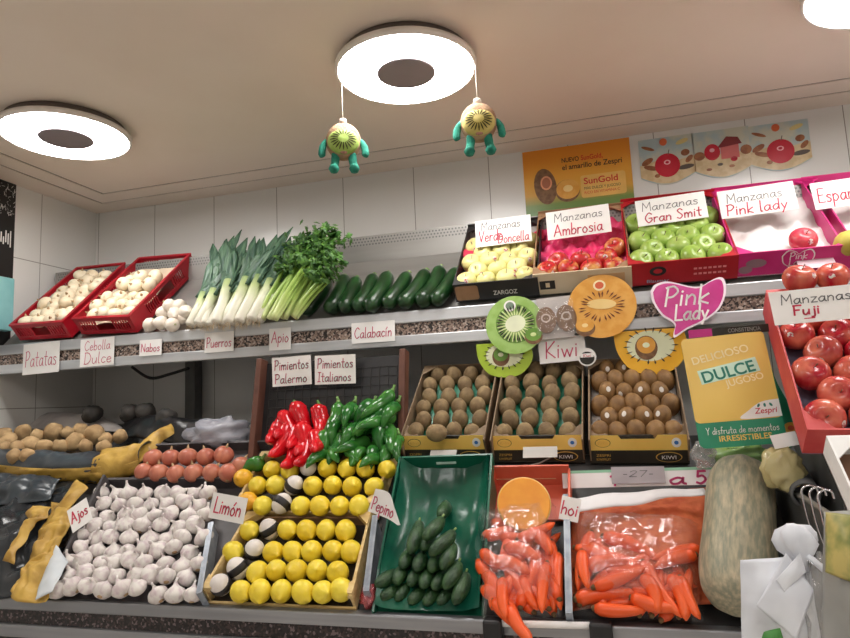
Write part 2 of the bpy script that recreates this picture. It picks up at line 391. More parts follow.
struct(MB().box(XL-.1,XR+.1,YF-.1,YF,0,ZC+.06).obj('wall_front',wallm))
g1x,g2x,g1y,g2y,gw=-2.334,-2.447,2.555,2.673,.006
mb=MB()
mb.box(g1x+gw,XR,YF,g1y-gw,ZC,ZC+.004)
mb.box(g2x+gw,g1x-gw,YF,g2y-gw,ZC,ZC+.004); mb.box(g1x-gw,XR,g1y+gw,g2y-gw,ZC,ZC+.004)
mb.box(XL,g2x-gw,YF,YW,ZC,ZC+.004); mb.box(g2x-gw,XR,g2y+gw,YW,ZC,ZC+.004)
mb.cur=1; mb.box(XL-.1,XR+.1,YF-.1,YW+.1,ZC+.004,ZC+.06)
struct(mb.obj('ceiling',[ceilm,groovem]))
# ------------------------------------------------------------------ ceiling lamps
glow=emit('lit lamp diffuser',(1,.97,.94,1),LAMP)
lamp_grey=M_('lamp centre grey',(128,118,124),(132,122,128),rough=.5)
rim_white=M_('lamp rim white',(232,226,220),rough=.4)
def make_lamp():
    t=thing('ceiling_light','x','ceiling lamp')
    MB().lathe([(.19,0.05),(.205,.05),(.205,.018),(.19,.018)],48).obj('housing',M_('lamp housing dark',(96,86,80),rough=.6),t,True)
    MB().lathe([(.2265,.022),(.2265,.006),(.2225,.0),(.216,.003),(.216,.022)],64).obj('rim',rim_white,t,True)
    MB().lathe([(.216,.004),(.215,.0015),(.1,.0)][::-1],64).obj('diffuser',glow,t)
    MB().lathe([(.0935,.004),(.0935,-.003),(.09,-.0045),(.001,-.0045)],48).obj('centre_disc',lamp_grey,t)
    return t
LK=Kind([make_lamp()])
for i,(x,y,l) in enumerate([(-.534,1.861,'round white disc ceiling lamp with two plush ornaments hanging from its rim'),(-1.887,1.875,'round disc ceiling lamp with grey centre above the onion crates by the left wall'),(.835,1.862,'round disc ceiling lamp cut by the top right corner of the photo'),
    (-1.2,.1,'unseen round disc ceiling lamp added behind the camera on the left'),(.3,.1,'unseen round disc ceiling lamp added behind the camera in the middle'),(1.8,.1,'unseen round disc ceiling lamp added behind the camera on the right'),(2.1,1.86,'unseen round disc ceiling lamp added beyond the right edge of the photo'),(-.5,-1.5,'unseen round disc ceiling lamp added at the far end of the shop')]):  # these five lamps are out of view, added to brighten the room
    LK.put(0,Matrix.Translation((x,y,ZC-.052)),l,'round disc ceiling lamps')
# ================================================================== DISPLAY SHELF (upper)
SX0,SX1=-2.575,1.25; SY=2.214
sh=thing('display_shelf','long grey metal wall shelf with speckled stone strip along its front','shelf',Matrix.Translation((0,0,0)))
def zr(z): return H+z
MB().box(SX0,SX1,SY,SY+.03,zr(.287),zr(.332)).obj('rail',alu,sh,bevel=.004)
MB().box(SX0,SX1,SY,SY+.03,zr(.203),zr(.243)).obj('rail',alu,sh,bevel=.004)
MB().box(SX0,SX1,SY+.008,SY+.03,zr(.243),zr(.287)).obj('stone_strip',granite,sh)
tag(sh.children[-1],'speckled pink and black stone strip')
MB().box(SX0-.006,SX0,SY-.002,SY+.04,zr(.2),zr(.334)).obj('end_cap',alu,sh)
a=UP.p(0,0,-.004); b=UP.p(0,.395,-.004); zt=H+.715
mb=MB(); mb.prism([(SY+.02,zr(.325)),(b.y,b.z),(b.y,b.z-.02),(SY+.02,zr(.305))],SX0,SX1)
mb.v=[(z,x,y) for x,y,z in mb.v]; mb.obj('sloped_panel',panel_steel,sh)
mb=MB(); mb.prism([(SY+.02,zr(.203)),(SY+.02,zr(.222)),(YW-.004,zr(.30)),(YW-.004,zr(.28))],SX0,SX1)
mb.v=[(z,x,y) for x,y,z in mb.v]; mb.obj('underside',panel_steel,sh)
# perforated band; its holes are flat discs with their darkness put into the colour
band=MB(); band.box(SX0,SX1,b.y,b.y+.012,b.z-.01,zt); band.box(SX0,SX1,b.y+.012,YW-.004,zt-.012,zt)
band.obj('back_panel',panel_steel,sh)
pm=M_('dark hole discs',(96,96,96),(110,110,110),rough=.5,metal=.4)
mb=MB(); k=0
x=SX0+.02
while x<SX1-.02:
    for r in range(3):
        z=zt-.012-r*.013; xx=x+(.007 if r%2 else 0)
        base=len(mb.v); n=6
        mb.v+=[(xx+.0042*math.cos(2*PI*q/n),b.y-.0006,z+.0042*math.sin(2*PI*q/n)) for q in range(n)]; mb.face([base+q for q in range(n)])
    x+=.014
tag(mb.obj('perforation',pm,sh),kind='stuff')
MB().box(-1.985,-1.93,YW-.07,YW-.01,zr(-.17),zr(.29)).obj('post',M_('dark grey post',(92,92,90),(104,104,102),rough=.5),sh)
MB().box(.98,1.03,YW-.07,YW-.01,zr(-.17),zr(.29)).obj('post',MATS['dark grey post'],sh)
P=[atY(132,367,2.5),atY(150,378,2.5),atY(170,374,2.5),atY(189,368,2.5)]
tag(MB().tube(catmull([tuple(p) for p in P],6),.007,8).obj('cable',black_pl,None,True),'black cable sagging under the long shelf near its dark post','cable')
# ================================================================== COUNTER (lower)
CX0,CX1=-2.59,.80
ct=thing('display_counter','long sloped produce counter with steel rails and speckled stone front strip','counter',Matrix.Translation((0,0,0)))
def cbox(name,y0,y1,z0,z1,m,x0=CX0,x1=CX1,bv=0): return MB().box(x0,x1,y0,y1,H+z0,H+z1).obj(name,m,ct,bevel=bv)
cbox('rail',1.575,1.612,-.555,-.521,shaded_steel,bv=.005)
cbox('rail',1.575,1.612,-.632,-.595,shaded_steel,bv=.005)
tag(cbox('stone_strip',1.585,1.612,-.595,-.555,granite_shaded),'speckled stone strip of the counter front')
cbox('plinth',1.64,2.75,-H+.001,-.64,dark_in)
mb=MB(); a=LO.p(0,.0,-.006); b=LO.p(0,.56,-.006)
mb.prism([(1.606,H-.535),(a.y,a.z),(b.y,b.z),(YW-.004,b.z),(YW-.004,b.z-.03),(b.y,b.z-.03),(1.64,H-.639),(1.606,H-.639)],CX0,CX1)
mb.v=[(z,x,y) for x,y,z in mb.v]; mb.obj('bed',M_('dark bed sheet metal',(58,58,58),(72,72,72),rough=.5,metal=.3),ct)
c=LO.p(0,.95,-.006)
mb=MB(); mb.prism([(b.y+.002,b.z+.001),(c.y,c.z),(c.y+.02,b.z+.001)],-.655,.235)
mb.v=[(z,x,y) for x,y,z in mb.v]; mb.obj('riser',MATS['dark bed sheet metal'],ct)
def divider(u0,v0,u1,v1,hgt):
    d=MB(); L=math.hypot(u1-u0,v1-v0); Mx=LO.M(u0,v0,0)@Matrix.Rotation(math.atan2(-(u1-u0),v1-v0),4,'Z'); v0,v1=0,L
    d.box(-.0015,.0015,v0,v1,-.004,hgt,Mx); d.box(-.008,.008,v0,v1,hgt-.003,hgt,Mx); d.box(-.008,.008,v0-.003,v0,-.004,hgt,Mx)
    return d.obj('divider',M_('divider metal',(142,150,160),(164,170,178),rough=.4,metal=.5,scale=30),ct)
for (px0,py0,px1,py1) in ((199,592,211,522),(366,590,375,515),(569,612,566,494)):
    u0,v0=LO.uv(px0,py0,.07); u1,v1=LO.uv(px1,py1,.07)
    divider(u0,v0,u1,v1,.07)
    if px0==199: DIV=(u0,v0,u1,v1)
# clamps and white tube on the front rail
bh=thing('bag_roll_bar','white tube held by two black clamps on the counter rail below the carrots','bag holder',Matrix.Translation((0,0,0)))
p1=atY(494,624,1.565); p2=atY(601,627,1.565)
MB().tube([p1+Vector((0,-.012,.006)),p2+Vector((0,-.012,.006))],.008,12).obj('tube',white_card,bh,True)
for p,w in ((p1,.045),(p2,.05)):
    MB().box(p.x-w/2,p.x+w/2,1.535,1.574,p.z-.05,p.z+.016).obj('clamp',black_pl,bh,bevel=.006)
# ================================================================== boxes
def tray(t,W,L,Hh,mf,ms,mbase,mback=None,th=.004,ear=0):
    """open fruit box lying in its own frame: x across, y up the slope, z out of it"""
    MB().box(-W/2,W/2,0,L,0,th).obj('base_panel',mbase,t)
    MB().box(-W/2,W/2,0,th,0,Hh).obj('front_panel',mf,t)
    MB().box(-W/2,W/2,L-th,L,0,Hh+ear).obj('back_panel',mback or ms,t)
    for s in (-1,1):
        x=s*(W/2-th/2); MB().box(x-th/2,x+th/2,th,L-th,0,Hh).obj('side_panel',ms,t)
    for s in (-1,1):                     # triangular corner gussets of a fruit box
        x=s*(W/2-th); mb=MB(); mb.prism([(x,th),(x-s*.05,th),(x,th+.05)],Hh-.004,Hh); mb.obj('corner',ms,t)
        mb=MB(); mb.prism([(x,L-th),(x-s*.05,L-th),(x,L-th-.05)],Hh-.004,Hh); mb.obj('corner',ms,t)
    return t
def frontM(W,Hh):   # frame on the outside of a box front: x across, y up, z outwards
    return None
def onfront(parent,pts,m,name='label',z=.0006):
    """flat print on a tray's front panel; pts in (x, height) of that panel"""
    mb=MB(); mb.prism(pts,0,.0004); mb.v=[(x,-z-.0004+zz,y) for x,y,zz in [(v[0],v[1],-v[2]) for v in mb.v]]
    mb.f=[f[::-1] for f in mb.f]; return mb.obj(name,m,parent)
def tofront(o,z=.0014):
    for v in o.data.vertices: x,y,_=v.co; v.co=(x,-z,y)
    return o
def crumple(W,L,z0,amp,cell,seed,fn=None):
    mb=MB(); nu=max(4,int(W/cell)); nv=max(4,int(L/cell))
    def f(i,j):
        x=(i-.5)*W; y=j*L; q=noise.noise(Vector((x*22+seed,y*22,seed*.3)))+.5*noise.noise(Vector((x*60,y*60+seed,1)))
        e=max(abs(i-.5)*2,abs(j-.5)*2)
        return (x,y,z0+amp*q+(fn(i,j) if fn else 0))
    return mb.grid(nu,nv,f)
# --- apples -------------------------------------------------------------
def apple_mesh(r,h=.9,seed=0):
    pr=[]
    n=14
    for i in range(n+1):
        t=-PI/2+PI*i/n
        rr=r*math.cos(t)*(1+.05*math.sin(t)); z=r*h*math.sin(t)
        k=math.exp(-(rr/(r*.34))**2)
        z-= (.26*r*k if t>0 else -.13*r*k)
        pr.append((max(rr,.0006),z))
    return MB().lathe(pr,18,lambda a,z,t:(a*math.cos(t)*(1+.03*math.cos(5*t+seed)*(z<0)),a*math.sin(t)*(1+.03*math.cos(5*t+seed)*(z<0)),z+.02*r*math.sin(t+seed)))
stem_m=M_('apple stem',(86,62,40),(104,78,50),rough=.8)
stick_m=M_('fruit sticker',(226,222,214),(190,60,80),rough=.4,scale=160,lo=.5,hi=.56)
def make_apple(name,r,m,h=.9,sticker=True,seed=0):
    t=thing(name,'x','apple'); apple_mesh(r,h,seed).obj('flesh',m,t,True)
    MB().tube([(0,0,r*.62),(.001,0,r*.75),(.004,.001,r*.98)],[.0012,.0011,.0015],6).obj('stem',stem_m,t,True)
    if sticker:
        s=MB(); q=Vector((.35,-.75,.5)).normalized(); x=q.cross(Vector((0,0,1))).normalized(); y=x.cross(q).normalized()
        # small round paper label bent on the skin
        cen=q*r*.965; n=10; b=0
        s.v=[tuple(cen+q*.0022)]+[tuple((cen+(x*math.cos(2*PI*k/n)+y*math.sin(2*PI*k/n)*1.2)*.0085).normalized()*(cen.length+.0008)) for k in range(n)]
        for k in range(n): s.face([0,1+k,1+(k+1)%n])
        s.obj('sticker',stick_m,t)
    return t
m_yel=M_('pale yellow apple skin',(228,222,150),(222,200,136),rough=.3,scale=18,lo=.5,hi=.75,rnd=.07)
m_amb=M_('ambrosia apple skin',(196,44,48),(232,170,96),rough=.27,scale=26,stretch=(1,1,.35),lo=.48,hi=.68,rnd=.08)
m_gre=M_('green apple skin',(150,184,76),(180,204,112),rough=.27,scale=24,lo=.4,hi=.7,rnd=.1)
m_pin=M_('pink apple skin',(208,58,82),(224,110,108),rough=.25,scale=22,lo=.4,hi=.7)
m_fuj=M_('fuji apple skin',(172,26,44),(216,118,92),rough=.24,scale=20,stretch=(1,1,.4),lo=.38,hi=.68,rnd=.22)
def fruit_rows(kind,M0,rows,r,label,group,zc=None,tiltv=.5,jit=.003,dz=0):
    """rows: list of (y, [x...]) in the tray frame"""
    k=0
    for ri,(y,xs) in enumerate(rows):
        for ci,x in enumerate(xs):
            z=(zc if zc is not None else r*.9+.006)+R.uniform(0,.006)+dz*ri
            M=M0@Matrix.Translation((x+R.uniform(-jit,jit),y+R.uniform(-jit,jit),z))@eul(R.uniform(-.2,1.0)*tiltv,R.uniform(-.5,.5)*tiltv*1.4,R.uniform(-1,1))
            kind.put(k,M,label(ri,ci,len(xs)),group); k+=1
def rc(ri,ci): return f'{ORD[ri]} row up, {ORD[ci]} from left'
def hexrows(n,W,rows,y0,dy,off=True):
    out=[]; p=W/n
    for r in range(rows):
        c=n if not(off and r%2) else n-1
        out.append((y0+r*dy,[(-(c-1)/2+i)*p for i in range(c)]))
    return out
UB=[(455,303,540,296,.30,.43,.075),(537,297,629,290,.325,.45,.085),(631,290,734,280,.335,.46,.09),(738,279,844,268,.335,.46,.09),(848,268,950,258,.335,.46,.09)]
bm=[M_('black printed card',(34,33,34),(46,44,44),rough=.5),M_('cream card',(222,204,172),(230,214,184),rough=.6),M_('red printed card',(176,24,36),(188,32,44),rough=.45),M_('magenta printed card',(206,36,120),(214,48,132),rough=.45)]
kraft=M_('brown cardboard',(150,116,84),(166,130,96),rough=.8,scale=14)
white_in=M_('white tray liner',(226,222,220),(234,231,229),rough=.6)
UM=[]
names=[('black fruit box of pale yellow apples under the Verde Doncella sign',bm[0],bm[0],bm[0]),('cream fruit box with pink tray under the Ambrosia sign',bm[1],kraft,bm[1]),('red fruit box of green apples under the Gran Smit sign',bm[2],bm[2],bm[0]),
       ('magenta fruit box, nearly empty, under the Pink lady sign',bm[3],bm[3],white_in),('magenta fruit box cut by the right edge, under the Espar sign',bm[3],bm[3],white_in)]
boxes=[]
for (x0,y0,x1,y1,W,L,Hh),(lb,mf,ms,mbs) in zip(UB,names):
    p=UP.px((x0+x1)/2,(y0+y1)/2); u,v=UP.uv((x0+x1)/2,(y0+y1)/2); M=UP.M(u,.02,.002,rad(-1)); UM.append(M)
    t=thing('fruit_box',lb,'fruit box',M); tray(t,W,L,Hh,mf,ms,mbs,kraft if mf is bm[1] else ms,ear=.01); boxes.append(t)
pinkpap=M_('red tissue paper',(206,34,72),(220,60,96),rough=.7,bump=.5,bscale=60)
hotpink=M_('pink moulded tray',(226,44,104),(238,84,136),rough=.45)
# box 1
KA=Kind([make_apple('apple',.039,m_yel,.88,True,1),make_apple('apple',.0375,m_yel,.9,False,2)])
t=boxes[0]
crumple(.27,.40,.02,.012,.02,3).obj('tissue',pinkpap,t,True)
for x,y,s in ((.10,.30,.05),(-.125,.25,.03),(-.13,.06,.026),(.125,.33,.04)):
    mb=crumple(s*1.6,s*1.6,.055,.016,.01,x*50); mb.v=[(a+x,b+y-s*.8,c) for a,b,c in mb.v]; mb.obj('tissue',pinkpap,t,True)
fruit_rows(KA,UM[0],hexrows(4,.285,5,.045,.062),.036,lambda r,c,n:f'pale yellow apple in the black box, {rc(r,c)}','pale yellow apples in the black box',zc=.052)
wh=M_('white print',(232,230,226),rough=.5)
tofront(printed(t,'ZARGOZ',-.01,.02,.03,wh,bold=.01,width=.085,height=.018)); onfront(t,rrect(-.145,.006,-.062,.066,.01),kraft,'label')
# box 2
t=boxes[1]; KB=Kind([make_apple('apple',.039,m_amb,.88,True,3),make_apple('apple',.0375,m_amb,.86,False,4)])
mb=MB()
def cups(i,j):
    x=(i-.5)*.31; y=.006+j*.435
    c=.5+.5*math.cos(2*PI*x/.077)*math.cos(2*PI*y/.085); return (x,y,.05-.03*c)
mb.grid(48,60,cups).obj('moulded_tray',hotpink,t,True); tag(t.children[-1],'bright pink moulded tray with empty cups')
fruit_rows(KB,UM[1],[(.045,[-.115,-.04,.035,.11]),(.105,[-.078,0,.085]),(.165,[.118])],.038,lambda r,c,n:f'red and yellow apple in the cream box, {rc(r,c)}','red and yellow apples in the cream box',zc=.062)
onfront(t,[(-.142,.022),(-.09,.022),(-.09,.056),(-.142,.056)],bm[0],'label'); onfront(t,[(.02,.03),(.14,.03),(.14,.066),(.02,.066)],M_('tan print',(214,176,130)),'label')
onfront(t,[(-.122,.03),(-.108,.03),(-.108,.048),(-.122,.048)],bm[1],'label',.0012)
# box 3
t=boxes[2]; KC=Kind([make_apple('apple',.043,m_gre,.88,True,5),make_apple('apple',.041,m_gre,.92,False,6)])
fruit_rows(KC,UM[2],hexrows(4,.322,5,.05,.066),.0385,lambda r,c,n:f'green apple in the red box, {rc(r,c)}','green apples in the red box',zc=.062)
onfront(t,ellipse(-.075,.055,.026,.018),bm[0],'label'); onfront(t,ellipse(-.075,.055,.014,.009),bm[2],'label',.0012)
lg=M_('pale blue print',(150,190,214)); tofront(printed(t,'Blaumar',-.11,.012,.02,lg,width=.07,height=.012)); pkp=M_('pink print',(232,150,150))
for y_ in (.03,.05):
    for q_ in range(7): onfront(t,[(.035+q_*.0145,y_),(.035+q_*.0145+.010,y_),(.035+q_*.0145+.010,y_+.007),(.035+q_*.0145,y_+.007)],pkp,'label')
# box 4
t=boxes[3]; KD=Kind([make_apple('apple',.042,m_pin,.88,True,7)])
crumple(.31,.44,.035,.012,.016,9,lambda i,j:.008*math.sin(i*19)*math.sin(j*25)).obj('paper_liner',white_in,t,True)
M=Matrix.Translation(UP.px(803,240,.075))@eul(.9,.3,0); KD.put(0,M,'single pink apple left in the corner of the magenta Pink lady box')
def heart(s,cx=0,cy=0):
    P=[(-.95,.35),(-.6,.75),(-.1,.6),(.05,.42),(.3,.62),(.75,.72),(1,.3),(.8,-.25),(.2,-.65),(-.5,-1.05),(-.45,-.6),(-.85,-.2)]
    P=catmull(P+[P[0]],4)[:-1]; return [(cx+x*s,cy+y*s) for x,y in P]
onfront(t,heart(.048,.012,.052),wh,'label'); onfront(t,heart(.044,.012,.052),bm[3],'label',.0012)
for s_,yy in (('Pink',.055),('Lady',.032)): tofront(hand(t,s_,-.012,yy,.04,yy+.024,wh,.0028),.0022)
greypr=M_('dull grey print',(150,120,130)); onfront(t,ellipse(-.105,.05,.03,.016),greypr,'label'); onfront(t,ellipse(-.135,.028,.02,.014),greypr,'label')
o,W,Hh=card('paper_slip','small pale printed slip stuck on the magenta box above the Fuji sign','paper slip',816,262,2.195,33,17,M_('pale pink slip',(222,196,206),rough=.6),tilt=40)
# box 5
t=boxes[4]; crumple(.31,.44,.035,.012,.016,19).obj('paper_liner',white_in,t,True)
mb=MB(); pear=[(.0008,-.04),(.022,-.038),(.036,-.02),(.04,0),(.034,.022),(.024,.042),(.018,.055),(.009,.062),(.0008,.06)]
pe=mb.lathe(pear,16).obj('pear',M_('pear skin',(208,196,96),(188,170,70),rough=.45,scale=20),None,True); pe.matrix_world=Matrix.Translation(UP.px(849,243,.08))@eul(1.2,0,.8); tag(pe,'yellow pear in the box at the right edge behind a pile of straw','pear')
def signs(lst): pass
# hand-written shelf signs ------------------------------------------------
def sign(lines,label,px,py,Y,w,h,tilt,roll=0,yaw=0,group=None,wk=.0032):
    o,W,Hh=card('price_sign',label,'sign',px,py,Y,w,h,white_card,tilt,yaw,roll,group,outline=None)
    for (txt,a,b,c,d,m,k) in lines: hand(o,txt,-W/2+a*W,-Hh/2+b*Hh,-W/2+c*W,-Hh/2+d*Hh,m,wk*k)
    return o
Yb=2.40
sign([('Manzanas',.1,.6,.82,.92,grey_ink,.8),('Verde',.05,.18,.5,.6,red_ink,1.2),('Doncella',.4,.06,.96,.42,red_ink,1.05)],'white card reading Manzanas Verde Doncella over the pale yellow apples',503,231,2.345,56,29,12,1)
sign([('Manzanas',.12,.6,.9,.9,grey_ink,.8),('Ambrosia',.1,.1,.88,.5,red_ink,1.3)],'white card reading Manzanas Ambrosia over the pink tray',578,222,Yb-.03,62,31,12,2)
sign([('Manzanas',.08,.55,.9,.88,grey_ink,.8),('Gran Smit',.1,.1,.92,.46,red_ink,1.2)],'white card reading Manzanas Gran Smit over the green apples',671,209,2.34,66,29,12,2)
sign([('Manzanas',.1,.52,.84,.85,grey_ink,.8),('Pink lady',.07,.08,.88,.46,red_ink,1.3)],'white card reading Manzanas Pink lady over the nearly empty box',757,200,Yb-.04,70,31,12,2)
sign([('Espar',.06,.24,.6,.76,red_ink,1.3)],'white card beginning Espar, cut by the right edge of the photo',846,192,Yb-.06,60,30,12,2)
Ys=SY-.006
def rsign(txt,label,px,py,w,h,lines=None,roll=0):
    return sign(lines or [(txt,.06,.25,.94,.75,rose_ink,1)],label,px,py,Ys,w,h,2,roll)
rsign('Patatas','white card reading Patatas at the left end of the shelf rail',41,358,45,31,roll=1.5)
rsign('','white card reading Cebolla Dulce on the shelf rail',97,352,41,28,[('Cebolla',.12,.58,.9,.92,rose_ink,.8),('Dulce',.12,.1,.95,.5,rose_ink,.9)],1)
rsign('Nabos','small white card reading Nabos on the shelf rail',150.5,347.5,26,16)
rsign('Puerros','white card reading Puerros on the shelf rail below the leeks',219,342,33,20)
rsign('Apio','small white card reading Apio on the shelf rail below the celery',280,339,24,22,[('Apio',.1,.35,.92,.85,rose_ink,1)])
rsign('Calabacín','white card reading Calabacín on the shelf rail below the courgettes',373,332,46,21)
for px,w2,nm in ((291.5,43,'Palermo'),(335,44,'Italianos')):
    sign([('Pimientos',.06,.56,.95,.9,rose_ink,.95),(nm,.06,.1,.9,.42,rose_ink,.95)],f'white card reading Pimientos {nm} hanging below the shelf rail',px,371 if nm=='Palermo' else 369.5,2.055,w2,29,0,1 if nm=='Palermo' else -1)
sign([('Kiwi',.12,.2,.85,.85,rose_ink,1.3)],'white card reading Kiwi hanging below the shelf rail',562,349.5,SY-.015,46,25,0,2)
# ================================================================== RED CRATES OF ONIONS / TURNIPS
redpl=M_('red crate plastic',(168,20,36),(182,28,44),rough=.38)
def vwall(t,name,axis,pos,a0,a1,Hh,th,m,handle=True,handw=.09):
    """slotted crate wall: solid bands above and below, upright bars, a hand hole in the middle"""
    mb=MB()
    def B(p0,p1,z0,z1,k=1.0):
        if axis=='x': mb.box(p0,p1,pos-th/2*k,pos+th/2*k,z0,z1)
        else: mb.box(pos-th/2*k,pos+th/2*k,p0,p1,z0,z1)
    B(a0,a1,0,Hh*.22); B(a0,a1,Hh*.76,Hh); B(a0,a1,Hh-.006,Hh,2.6); B(a0,a1,0,.006,1.8)
    c=(a0+a1)/2; hw=handw/2 if handle else 0
    for s in (-1,1):
        B(*sorted((c+s*hw,c+s*(hw+.008))),Hh*.22,Hh*.76)
        e=a0 if s<0 else a1; L=abs(e-(c+s*hw)); n=5
        for k in range(n):
            q=c+s*(hw+.018+k*.0135)
            if abs(q-c)<abs(e-c)-.02: B(q-.0026,q+.0026,Hh*.22,Hh*.76)
        B(*sorted((e,c+s*(hw+.014+n*.0135))),Hh*.22,Hh*.76)
    return mb.obj(name,m,t)
def red_crate(label,M,W,L,Hh):
    t=thing('plastic_crate',label,'crate',M)
    mb=MB(); mb.box(-W/2,W/2,0,L,0,.004)
    mb.obj('base_panel',redpl,t)
    vwall(t,'front_panel','x',.003,-W/2,W/2,Hh,.005,redpl); vwall(t,'back_panel','x',L-.003,-W/2,W/2,Hh,.005,redpl)
    vwall(t,'side_panel','y',-W/2+.003,0,L,Hh,.005,redpl,True,.12); vwall(t,'side_panel','y',W/2-.003,0,L,Hh,.005,redpl,True,.12)
    return t
uA,_=UP.uv(47,338); uB,_=UP.uv(107,335)
MA=UP.M(uA+.005,.012,.004,rad(-2)); MBm=UP.M(uB+.012,.012,.004,rad(-4))
red_crate('red slotted crate of cream onions nearest the left wall',MA,.29,.47,.085)
red_crate('red slotted crate with paper liner, second from the left wall',MBm,.30,.49,.085)
paperm=M_('tan paper liner',(196,176,152),(208,190,166),rough=.8)
t=thing('paper_liner','tan paper sheet lining the second red crate under its onions','paper',MBm)
crumple(.27,.40,.05,.012,.03,31,lambda i,j:.03*max(0,j-.5)).obj('sheet',paperm,t,True)
on_m=M_('cream onion skin',(232,218,190),(214,190,152),rough=.45,scale=20,lo=.5,hi=.8,rnd=.06)
root_m=M_('dry root brown',(170,140,104),(190,160,124),rough=.9)
def make_onion(name,r,m,h=.78,tip=True,cat='onion'):
    t=thing(name,'x',cat)
    pr=[]
    n=12
    for i in range(n+1):
        a=-PI/2+PI*i/n; pr.append((max(.0006,r*math.cos(a)**.9 if math.cos(a)>0 else .0006),r*h*math.sin(a)))
    MB().lathe(pr,18).obj('bulb',m,t,True)
    if tip: MB().lathe([(.008,r*h*.9),(.0045,r*h*1.08),(.003,r*h*1.3),(.0012,r*h*1.45)],8).obj('dry_tip',root_m,t,True)
    MB().lathe([(.0005,-r*h*1.03),(.006,-r*h*1.04),(.007,-r*h*.97)],8).obj('root_end',root_m,t,True)
    return t
KO=Kind([make_onion('onion',.036,on_m,.74),make_onion('onion',.033,on_m,.82)])
for Mx,W,L,desc,rows in ((MA,.26,.43,'crate by the left wall',[(.05,4),(.105,4),(.165,4),(.225,3),(.285,4),(.345,3),(.4,3)]),(MBm,.26,.3,'crate lined with tan paper',[(.05,4),(.105,4),(.165,4),(.22,3),(.275,3)])):
    for ri,(y,n) in enumerate(rows):
        for ci in range(n):
            x=(ci-(n-1)/2)*.066+(.03 if (Mx is MBm and ri>2) else 0)
            KO.put(ri+ci,Mx@Matrix.Translation((x+R.uniform(-.006,.006),y+R.uniform(-.006,.006),.062+R.uniform(-.008,.012)+(.03 if Mx is MBm and ri>2 else 0)))@eul(R.uniform(-.6,.9),R.uniform(-.6,.6),R.uniform(0,6)),f'cream onion in the red {desc}, {rc(ri,ci)}','cream onions in the red crates')
KO.finish()
# white turnips heaped right of the crates
tur_m=M_('white turnip skin',(238,228,214),(226,206,186),rough=.42,scale=14,lo=.55,hi=.85)
def make_turnip():
    t=thing('turnip','x','turnip'); r=.029
    MB().lathe([(.0006,-.042),(.004,-.036),(.012,-.03),(.024,-.016),(.0295,.0),(.027,.015),(.016,.026),(.006,.029),(.0006,.0285)],16).obj('root',tur_m,t,True)
    MB().tube([(0,0,.026),(.001,0,.033)],.004,8).obj('crown',M_('turnip crown',(188,190,140)),t,True); return t
KT=Kind([make_turnip()])
for (x,y,h,w) in ((150,325,.02,'lowest on the left, touching the red crate'),(161,323,.03,'lowest, second from the red crate'),(172,325,.03,'low, third from the red crate'),(181,318,.03,'low, nearest the leek roots'),(163,313,.04,'middle, nearest the red crate'),(175,314,.05,'middle, in front of the topmost ones'),(170,306,.06,'topmost on the left'),(186,312,.05,'topmost on the right'),(179,306,.05,'topmost in the middle')):
    KT.put(0,Matrix.Translation(UP.px(x,y,h))@eul(R.uniform(.6,2),R.uniform(-.8,.8),R.uniform(0,6)),f'white turnip beside the leeks, {w}','white turnips beside the leeks')
# ------------------------------------------------------------------ leeks
leek_shaft=axis_mat('leek shaft',[(0,(240,236,222)),(.45,(238,238,216)),(.75,(196,212,150)),(1,(120,156,96))],1,0,.34,rough=.38,noise_amt=.04)
leek_leaf=M_('leek leaf blue green',(54,88,70),(88,122,94),rough=.45,scale=10,stretch=(6,.6,6),rnd=.15)
rootfib=M_('pale root fibres',(216,200,170),(190,168,132),rough=.9)
def make_leek(L,seed):
    rr=random.Random(seed); t=thing('leek','x','leek'); s=L*.52
    MB().tube([(0,0,0),(0,.012,0),(0,s*.5,.0),(0,s,.002)],[.017,.022,.0205,.023],14).obj('shaft',leek_shaft,t,True)
    for k in range(6):
        side=(k-2.5)/2.5; mb=MB(); n=9; w=.022+.008*rr.random(); top=L*(.92+.26*rr.random()); bend=side*.075+rr.uniform(-.02,.02); fold=rr.uniform(.004,.010); lift=rr.uniform(-.006,.02)
        def f(i,j):
            y=s*.82+(top-s*.82)*j; q=1-.15*j if j<.75 else (1-.15*.75)*(1-(j-.75)/.25*.92)
            return ((i-.5)*2*w*q+bend*j**1.4*.9, y-.02*abs(side)*j, .004+lift*j+fold*abs(i-.5)*2*(1-.5*j)+.002*k*(j<.3)+(-.05*max(0,j-.8) if k%3==0 else 0))
        mb.grid(4,n,f).obj('leaf',leek_leaf,t,True,solid=.0016)
    mb=MB()
    for q in range(16):
        a=rr.uniform(0,2*PI); l=rr.uniform(.015,.04)
        mb.tube([(.007*math.cos(a),.003,.007*math.sin(a)),(.012*math.cos(a),-l*.4,.009*math.sin(a)-.002),(.016*math.cos(a)+rr.uniform(-.006,.006),-l,.005*math.sin(a)-.008)],[.0008,.0006,.0004],4)
    tag(mb.obj('roots',rootfib,t),kind='stuff'); return t
KL=Kind([make_leek(.56,1),make_leek(.52,2),make_leek(.60,3)])
leeks=[(190,326,222,262,.02),(198,325,236,252,.03),(205,325,228,244,.025),(211,326,252,250,.03),(216,323,244,238,.05),(222,325,262,256,.03),(228,323,266,238,.055),(233,324,274,246,.03),(239,322,278,240,.05),(245,323,292,242,.03),(251,320,296,238,.05),(258,321,304,240,.035)]
for i,(x0,y0,x1,y1,h) in enumerate(leeks):
    p0=UP.px(x0,y0,h); p1=UP.px(x1,y1,h+.12)
    KL.put(i,frame(p0,p1,UP.n)@Matrix.Diagonal((1,min(1.05,(p1-p0).length/.60),1,1)),f'leek with white shaft and blue green leaves, {ORD[i]} from the turnips','leeks lying on the shelf')
